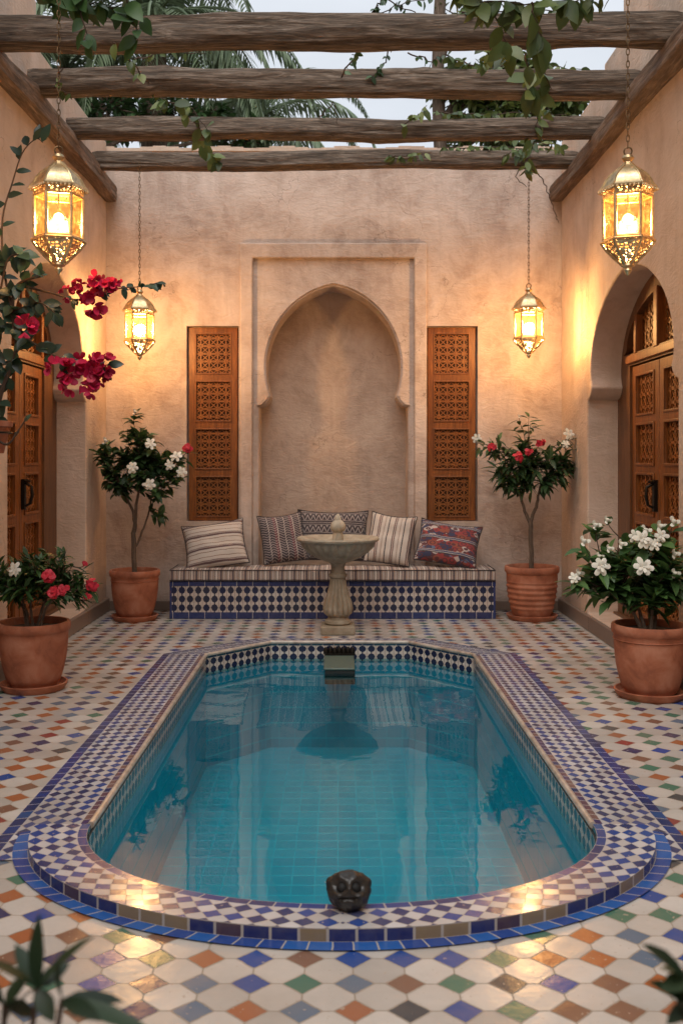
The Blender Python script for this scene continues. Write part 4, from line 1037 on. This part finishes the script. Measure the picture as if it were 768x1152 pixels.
# B: back right tree
yB = 9.36
tB = thing('potted_tree', 'small potted tree with red and white flowers in the right corner, long drooping leaves', 'potted tree', (W(598, 690, yB).x, yB, 0))
pot(tB, .255, .50, 1, .70)
shrub(tB, None, [([(W(598, 690, yB).x, yB, .42), Wp(597, 600, yB), Wp(596, 585, yB)], .024, .021), ([Wp(596, 588, yB), Wp(590, 575, yB), Wp(586, 560, yB), Wp(578, 545, yB)], .017, .009),
    ([Wp(596, 588, yB), Wp(603, 570, yB), Wp(606, 555, yB), Wp(610, 540, yB)], .018, .009), ([Wp(586, 565, yB), Wp(590, 545, yB), Wp(594, 520, yB)], .011, .007)],
    .02, [(Wp(577, 528, yB), (.25, .2, .15), .3), (Wp(612, 528, yB), (.26, .2, .16), .3), (Wp(594, 505, yB), (.20, .18, .14), .18), (Wp(556, 505, yB), (.12, .1, .10), .08), (Wp(635, 503, yB), (.12, .1, .12), .09), (Wp(592, 476, yB), (.06, .08, .10), .04)],
    'leaf_dark', 12, 86, .14, .042, 8,
    [(Wp(536, 493, yB-.1), 'white', .10), (Wp(553, 503, yB-.2), 'cluster', .12), (Wp(608, 498, yB-.2), 'cluster', .12), (Wp(583, 515, yB-.24), 'cluster', .13), (Wp(594, 508, yB-.24), 'cluster', .09), (Wp(640, 488, yB-.1), 'white', .12), (Wp(636, 499, yB-.14), 'white', .09), (Wp(584, 468, yB), 'bud', .05)], spread=.9, droop=.7)
# C: near left
yC = 6.5
tC = thing('potted_shrub', 'bushy potted shrub with red flowers standing near the left wall', 'potted plant', (W(38, 700, yC).x, yC, 0))
pot(tC, .235, .445, 0, .66)
cx = W(38, 700, yC).x
shrub(tC, None, [([(cx + dx*.5, yC, .37), (cx + dx, yC + dy, .52), (cx + dx*2.2, yC + dy*1.5, .66)], .010, .006) for dx, dy in ((-.05, 0), (.04, .05), (.0, -.05), (.08, -.02), (-.08, .04))],
    .01, [(Wp(40, 650, yC), (.27, .22, .16), .55), (Wp(55, 632, yC), (.2, .18, .13), .2), (Wp(90, 660, yC), (.10, .12, .11), .12), (Wp(8, 650, yC), (.14, .14, .12), .13)],
    'leaf_mid', 13, 105, .095, .026, 9,
    [(Wp(54, 648, yC-.27), 'cluster', .125), (Wp(60, 668, yC-.27), 'cluster', .125), (Wp(70, 664, yC-.24), 'cluster', .10), (Wp(103, 657, yC-.1), 'cluster', .12), (Wp(98, 672, yC-.1), 'cluster', .08), (Wp(95, 634, yC), 'cluster', .06), (Wp(16, 641, yC-.2), 'white', .11)], spread=.9, droop=.2)
# D: near right
yD = 6.3
cxD = 1.975
tD = thing('potted_shrub', 'potted gardenia full of white blooms standing near the right wall', 'potted plant', (cxD, yD, 0))
pot(tD, .24, .46, 2, .68)
shrub(tD, None, [([(cxD + dx*.3, yD, .38), (cxD + dx, yD + dy, .54), (cxD + dx*2.6, yD + dy*2, .70)], .014, .007) for dx, dy in ((-.07, 0), (.05, .04), (.0, -.04), (.02, .08), (-.12, -.03))],
    .01, [(Wp(715, 645, yD), (.27, .2, .14), .4), (Wp(745, 628, yD), (.14, .2, .14), .25), (Wp(690, 625, yD), (.16, .15, .12), .15), (Wp(672, 650, yD), (.11, .1, .08), .1), (Wp(740, 662, yD), (.16, .16, .1), .1)],
    'leaf_light', 14, 74, .14, .06, 7,
    [(Wp(*p, yD + dy), k, sz) for p, dy, k, sz in (((723, 607), -.25, 'white', .13), ((735, 612), -.2, 'white', .10), ((676, 637), -.2, 'white', .13), ((724, 638), -.27, 'white', .13), ((744, 603), -.2, 'white', .10), ((651, 645), -.1, 'bud', .08), ((657, 609), -.1, 'bud', .09), ((670, 591), -.05, 'bud', .085), ((683, 585), -.05, 'bud', .07), ((699, 612), -.2, 'bud', .08), ((685, 617), -.2, 'bud', .07), ((758, 587), -.1, 'bud', .09), ((743, 592), -.1, 'bud', .10), ((726, 597), -.15, 'bud', .09), ((759, 623), -.2, 'bud', .08), ((759, 645), -.2, 'bud', .08), ((674, 626), -.15, 'bud', .07), ((714, 603), -.2, 'white', .09), ((646, 650), -.1, 'white', .08))], spread=.9, droop=.35)

# bougainvillea on the left wall in a bracket pot
yE = 5.8
bg_ = thing('bougainvillea', 'dark leaved bougainvillea with magenta blossom spilling from a wall pot at the left edge', 'climbing plant', tuple(W(-14, 506, yE)))
p0 = W(-14, 506, yE)
bm = bmesh.new(); lathe(bm, [(0, -.02), (.09, -.02), (.11, .06), (.125, .13), (.14, .135), (.142, .165), (.125, .168), (.12, .14), (0, .13)], 36, (p0.x, p0.y, p0.z)); obj('pot', bm, M['terracotta'], bg_, world=True)
bm = bmesh.new(); tube(bm, [(XL + .01, yE, p0.z + .1), (p0.x - .12, yE, p0.z + .1)], .008, 8); tube(bm, [(XL + .01, yE, p0.z - .14), (p0.x, yE, p0.z - .025)], .008, 8)
tube(bm, [(p0.x + .135*math.cos(k*PI/12), yE + .135*math.sin(k*PI/12), p0.z + .1) for k in range(25)], .006, 6); obj('bracket', bm, M['iron'], bg_, world=True)
rr = random.Random(5); bs = bmesh.new(); bl = bmesh.new()
def stem(px_pts, dys, r0, r1, leaves, ln=.085, wd=.052, skip=0):
    pts = [W(px, py, yE + dy) for (px, py), dy in zip(px_pts, dys)]; sm = []
    n = len(pts)
    for i in range(n - 1):
        a = pts[max(0, i-1)]; b = pts[i]; c = pts[i+1]; d = pts[min(n-1, i+2)]
        for k in range(5):
            t = k/5; sm.append(.5 * ((2*b) + (c - a)*t + (2*a - 5*b + 4*c - d)*t*t + (3*b - a - 3*c + d)*t**3))
    sm.append(pts[-1]); tube(bs, sm, [r0 + (r1-r0)*i/(len(sm)-1) for i in range(len(sm))], 6)
    for k in range(leaves):
        t = skip + (1 - skip) * (k + rr.random()) / leaves; i = min(len(sm) - 2, int(t * (len(sm) - 1))); p = sm[i].lerp(sm[i+1], rr.random()); tg = (sm[i+1] - sm[i]).normalized()
        d = tg * rr.uniform(.2, .9) + rv(rr) * .9 + Vector((0, -.1, -.25)); d.y *= .6
        leaf(bl, p, d, Vector((0, -1, .6)) + rv(rr) * .5, ln * rr.uniform(.75, 1.25), wd * rr.uniform(.8, 1.2), rr.uniform(.1, .4), .12)
stem([(-10, 490), (2, 440), (18, 395), (14, 350), (20, 320), (48, 310)], [0, 0, -.05, -.1, -.1, -.15], .014, .007, 40, .10, .062)
stem([(14, 350), (4, 300), (3, 245), (14, 205), (25, 172), (40, 156), (48, 160)], [-.1, -.1, -.05, 0, 0, -.05, -.1], .008, .002, 17, .10, .05)
stem([(20, 320), (60, 330), (90, 337), (130, 325), (160, 322), (183, 316)], [-.1, -.1, -.15, -.2, -.2, -.2], .007, .0015, 26, .055, .034, .3)
stem([(12, 372), (30, 380), (50, 395), (75, 405), (100, 415), (122, 410)], [-.05, -.1, -.15, -.2, -.2, -.2], .007, .002, 20, .10, .062)
stem([(-5, 420), (-8, 380), (0, 330), (10, 290), (30, 288)], [0, -.05, -.1, -.15, -.2], .01, .004, 36, .105, .062)
stem([(-8, 490), (8, 500), (22, 482), (30, 470)], [0, -.1, -.1, -.1], .008, .004, 3, .07, .03)
stem([(10, 350), (30, 345), (45, 340), (62, 352)], [-.1, -.1, -.15, -.2], .007, .003, 22, .09, .058)
obj('stem', bs, M['twig'], bg_, world=True); obj('foliage', bl, M['leaf_bush'], bg_, world=True)
for (x, y, sz) in ((27, 367, .12), (75, 330, .075), (87, 321, .07), (100, 328, .12), (112, 318, .11), (106, 341, .13), (118, 325, .09), (124, 321, .08), (132, 317, .05), (64, 412, .11), (76, 418, .12), (88, 408, .12), (96, 420, .13), (104, 406, .12), (120, 411, .11), (110, 424, .10), (80, 434, .10), (101, 437, .10), (117, 418, .08)):
    add_flower(bg_, W(x, y, yE - .24), 'bract', rr, sz * 1.15)

# foreground plants, blurred
def front_plant(px, py, Y, seed, specs, label, name='foliage_plant'):
    b = W(px, py, Y); t = thing(name, label, 'potted plant', (b.x, Y, 0)); rr = random.Random(seed)
    pot(t, .16, .30, 0, .7)
    bs = bmesh.new(); bl = bmesh.new()
    for tipx, tipy, dy, lx, ly in specs:
        tip = W(tipx, tipy, Y + dy); base = Vector((b.x + rr.uniform(-.03, .03), Y, .25)); tube(bs, bez(base, Vector((base.x, Y, tip.z * .7)), tip, 8), [.008 - .0006*i for i in range(9)], 6)
        for k in range(len(lx)):
            e = W(lx[k][0], lx[k][1], Y + dy + rr.uniform(-.05, .05)); d = e - tip; leaf(bl, tip, d, Vector((0, -.5, 1)) + rv(rr)*.3, d.length, ly, .15, .1)
    obj('stem', bs, M['twig'], t, world=True); obj('foliage', bl, M['leaf_fore'], t, world=True)
front_plant(20, 1180, 1.15, 3, [(42, 1112, 0, [(38, 1032), (92, 1045), (-14, 1070), (78, 1080), (-5, 1140), (18, 1058), (60, 1150)], .022), (70, 1125, -.03, [(140, 1120), (178, 1155), (110, 1142), (60, 1085)], .022), (5, 1130, .02, [(-20, 1090), (30, 1095), (10, 1152), (45, 1140)], .022)], 'blurred green leaves of a plant at the bottom left of the view')
front_plant(800, 1200, 1.15, 4, [(772, 1100, 0, [(732, 1058), (745, 1112), (760, 1148), (790, 1050), (740, 1082)], .022), (780, 1130, .02, [(748, 1150), (735, 1100), (800, 1100)], .022)], 'blurred green leaves of a plant at the bottom right of the view')

# vines on the pergola
def vine(label, strands, seed, ln=.11, wd=.06, mat='leaf_vine', group=None):
    rr = random.Random(seed); p0 = W(*strands[0][0][0]); t = thing('vine', label, 'vine', tuple(p0)); bs = bmesh.new(); bl = bmesh.new()
    for pts, nl, s_ in strands:
        P = [W(*p) for p in pts]; sm = []
        for i in range(len(P) - 1):
            for k in range(6): sm.append(P[i].lerp(P[i+1], k/6) + rv(rr) * .012)
        sm.append(P[-1]); tube(bs, sm, [.006 * (1 - .6*i/len(sm)) for i in range(len(sm))], 5)
        for k in range(nl):
            i = rr.randrange(0, len(sm) - 1); p = sm[i].lerp(sm[i+1], rr.random()); d = rv(rr) + Vector((0, -.1, -.9))
            q = rr.uniform(.6, 1.2) * s_; leaf(bl, p, d, Vector((0, -1, .4)) + rv(rr)*.7, ln * q, wd * q, rr.uniform(.05, .4), .1)
    obj('stem', bs, M['twig'], t, world=True); obj('foliage', bl, M[mat], t, world=True)
vine('dark leafy vine draped over the nearest beam above the left lantern', [([(10, -30, 5.5), (50, -10, 5.4), (80, 5, 5.5), (120, 5, 5.6), (160, 20, 5.6)], 44, 1.0), ([(90, -10, 5.5), (95, 30, 5.45), (100, 60, 5.45)], 10, 1.25), ([(140, -10, 5.5), (150, 20, 5.5), (155, 45, 5.5)], 9, 1.3)], 41, .12, .065, 'leaf_mid')
vine('trailing vine strand crossing the beams at the left, light green at its tip', [([(128, 48, 6.25), (140, 62, 6.6), (165, 90, 7.1), (185, 112, 7.9), (210, 128, 8.1)], 12, .7), ([(210, 128, 8.1), (225, 142, 8.15), (228, 165, 8.9), (250, 185, 9.0)], 20, 1.0), ([(185, 112, 7.9), (215, 122, 8.1), (238, 150, 8.15)], 14, 1.0), ([(150, 68, 6.7), (185, 55, 6.9), (230, 60, 7.1)], 6, .5), ([(70, 75, 7.1), (60, 98, 7.1), (80, 105, 7.15)], 7, .5)], 42, .14, .08)
vine('large leaved vine hanging over the beams at the upper right', [([(500, -20, 5.6), (540, 0, 5.5), (590, 5, 5.5), (640, 0, 5.5), (690, -5, 5.5)], 56, 1.05), ([(545, 0, 5.5), (560, 25, 5.6), (575, 60, 6.2)], 12, 1.1), ([(598, 0, 5.4), (602, 30, 5.45), (608, 42, 5.5)], 7, 1.35), ([(590, 60, 6.3), (598, 85, 7.1), (600, 110, 7.15)], 10, 1.3), ([(612, 75, 7.1), (620, 100, 7.1)], 5, 1.2)], 43, .135, .075)
vine('vine strand with drooping yellowish leaves over the far beams by the right lantern chain', [([(608, 120, 8.1), (602, 140, 8.15), (598, 165, 9.0), (590, 195, 9.02)], 22, .9), ([(598, 165, 9.0), (580, 170, 9.0), (560, 178, 9.05)], 12, .8), ([(560, 150, 8.6), (600, 160, 8.8), (640, 165, 9.0)], 14, .8)], 44, .15, .06)
vine('thin bare twigs with small dark leaves over the middle of the front beam', [([(385, 85, 7.2), (400, 60, 6.6), (410, 20, 6.4), (450, 5, 6.4), (500, -5, 6.4)], 34, .5), ([(420, 15, 6.4), (430, -5, 6.4), (460, 12, 6.4), (490, 25, 6.4)], 26, .5), ([(440, 50, 6.7), (432, 72, 7.2), (415, 88, 7.2)], 14, .45), ([(460, 60, 7.1), (485, 68, 7.1), (500, 60, 7.1)], 12, .45), ([(360, 130, 8.2), (375, 115, 8.0), (380, 140, 8.1)], 5, .3)], 45, .12, .07, 'leaf_dark')
vine('fine leaved vine creeping along the tops of the crossbeams at the right', [([(500, 62, 7.2), (540, 76, 7.28), (600, 74, 7.3), (660, 78, 7.3)], 60, .55), ([(490, 125, 8.25), (540, 128, 8.3), (600, 126, 8.3), (650, 130, 8.3)], 60, .55), ([(500, 165, 9.1), (560, 166, 9.15), (620, 168, 9.15)], 60, .6), ([(600, 74, 7.3), (612, 110, 7.9), (620, 130, 8.25), (618, 165, 9.0)], 26, .6), ([(520, 12, 6.35), (580, 12, 6.4), (680, 14, 6.4)], 60, .6), ([(540, 20, 6.3), (548, 60, 6.9), (545, 80, 7.2)], 16, .7)], 48, .13, .075)
vine('short sprig of leaves lying on the farthest beam', [([(435, 175, 9.05), (455, 176, 9.05), (478, 172, 9.05)], 18, .6), ([(455, 140, 8.2), (470, 128, 8.15), (480, 118, 8.1)], 10, .8)], 46, .13, .06)
vine('dry leafless tendrils clinging to the wall corner at the right', [([(600, 190, 9.0), (612, 205, 9.3), (622, 232, 9.6), (628, 250, 9.75)], 3, .3), ([(590, 170, 9.05), (580, 200, 9.1), (592, 210, 9.1)], 2, .4)], 47, .08, .04, 'leaf_dark')

# ---- trees behind the walls
def palm(x, y, h, seed, label, nf=26, fl=2.6, trunk_r=.17):
    t = thing('palm_tree', label, 'palm tree', (x, y, -1.2)); rr = random.Random(seed); top = Vector((x, y, h))
    bm = bmesh.new(); n = 30
    tube(bm, [Vector((x, y, -1.2)).lerp(top, i/n) for i in range(n + 1)], [trunk_r * (1.15 - .25*i/n) * (1 + (.06 if i % 2 else -.04)) for i in range(n + 1)], 14); obj('trunk', bm, M['bark'], t, world=True)
    bl = bmesh.new()
    for k in range(nf):
        a = 2*PI*k/nf*2.4 + rr.uniform(-.2, .2); el = rr.uniform(-.25, 1.2); L_ = fl * rr.uniform(.8, 1.1); d = Vector((math.cos(a)*math.cos(el), math.sin(a)*math.cos(el), math.sin(el)))
        p = top.copy(); pts = [p.copy()]; seg_ = L_/16
        for i in range(16):
            p = p + d * seg_; d = (d + Vector((0, 0, -.085 - .012*i))).normalized(); pts.append(p.copy())
        tube(bl, pts, [.022 * (1 - i/17) + .004 for i in range(17)], 5)
        for i in range(2, 17):
            tg = (pts[i] - pts[i-1]).normalized(); sd = tg.cross(Vector((0, 0, 1)))
            if sd.length < .1: sd = Vector((1, 0, 0))
            sd.normalize()
            for q in range(3):
                pp = pts[i-1].lerp(pts[i], q/3); e = (1 - abs(i - 7)/11) * .52 * fl/2.6
                for s_ in (1, -1):
                    dd = sd * s_ + tg * .75 + Vector((0, 0, -.25)) + rv(rr) * .12
                    leaf(bl, pp, dd, Vector((0, 0, 1)), e * rr.uniform(.85, 1.1), .034, .3, .1)
    obj('crown', bl, M['palm'], t, world=True)
palm(-2.25, 12.2, 6.9, 1, 'tall palm with long grey green fronds beyond the wall at the upper left', 34, 2.5)
palm(-1.2, 14.5, 6.45, 2, 'second palm, lower and farther, its fronds reaching toward the middle of the sky', 24, 2.3)
palm(-3.5, 12.8, 6.5, 6, 'third palm half hidden behind the left wall', 22, 2.3)
def tree(x, y, blobs, trunk_top, seed, n, ln, label, tr=.11, mat='leaf_dark', leafw=.5, limbs=()):
    t = thing('leafy_tree', label, 'tree', (x, y, -1.2)); rr = random.Random(seed)
    bt = bmesh.new(); m = 14
    tube(bt, [Vector((x + .04*math.sin(i), y, -1.2 + (trunk_top + 1.2)*i/m)) for i in range(m + 1)], [tr * (1.1 - .5*i/m) for i in range(m + 1)], 10)
    bl = bmesh.new()
    for c, rad, share in blobs:
        c = Vector(c); base = Vector((x, y, max(2.5, min(trunk_top, c.z - .5)))); tube(bt, bez(base, base.lerp(c, .5) + Vector((0, 0, .15)), c, 6), [tr*.45 - tr*.06*i for i in range(7)], 6)
        for _ in range(int(n * share)):
            v = rv(rr) * rr.uniform(.2, 1) ** .5; p = c + Vector((v.x*rad[0], v.y*rad[1], v.z*rad[2])); tube(bt, [c.lerp(p, .3), p], [.010, .004], 4, cap=False); whorl(bl, p, v + Vector((0, 0, .3)), rr, 9, ln, ln*leafw, 1.0, .3)
    obj('trunk', bt, M['bark'], t, world=True); obj('crown', bl, M[mat], t, world=True)
yT = 12.0
tree(W(496, 0, yT).x, yT, [(W(530, 95, yT), (.55, .5, .35), .25), (W(575, 90, yT), (.6, .5, .4), .25), (W(620, 110, yT), (.5, .5, .4), .2), (W(560, 145, yT), (.9, .5, .3), .25), (W(520, 20, yT), (.5, .5, .25), .05)], 8.2, 8, 380, .14, 'bushy green tree rising behind the end wall at the right', mat='leaf_vine')
tree(-3.6, 11.6, [(W(120, 120, 11.6), (.5, .5, .4), .35), (W(200, 130, 11.6), (.7, .4, .28), .35), (W(270, 150, 11.6), (.6, .4, .2), .3)], 4.6, 9, 190, .12, 'dark shrubby tree under the palms behind the end wall', mat='leaf_dark')
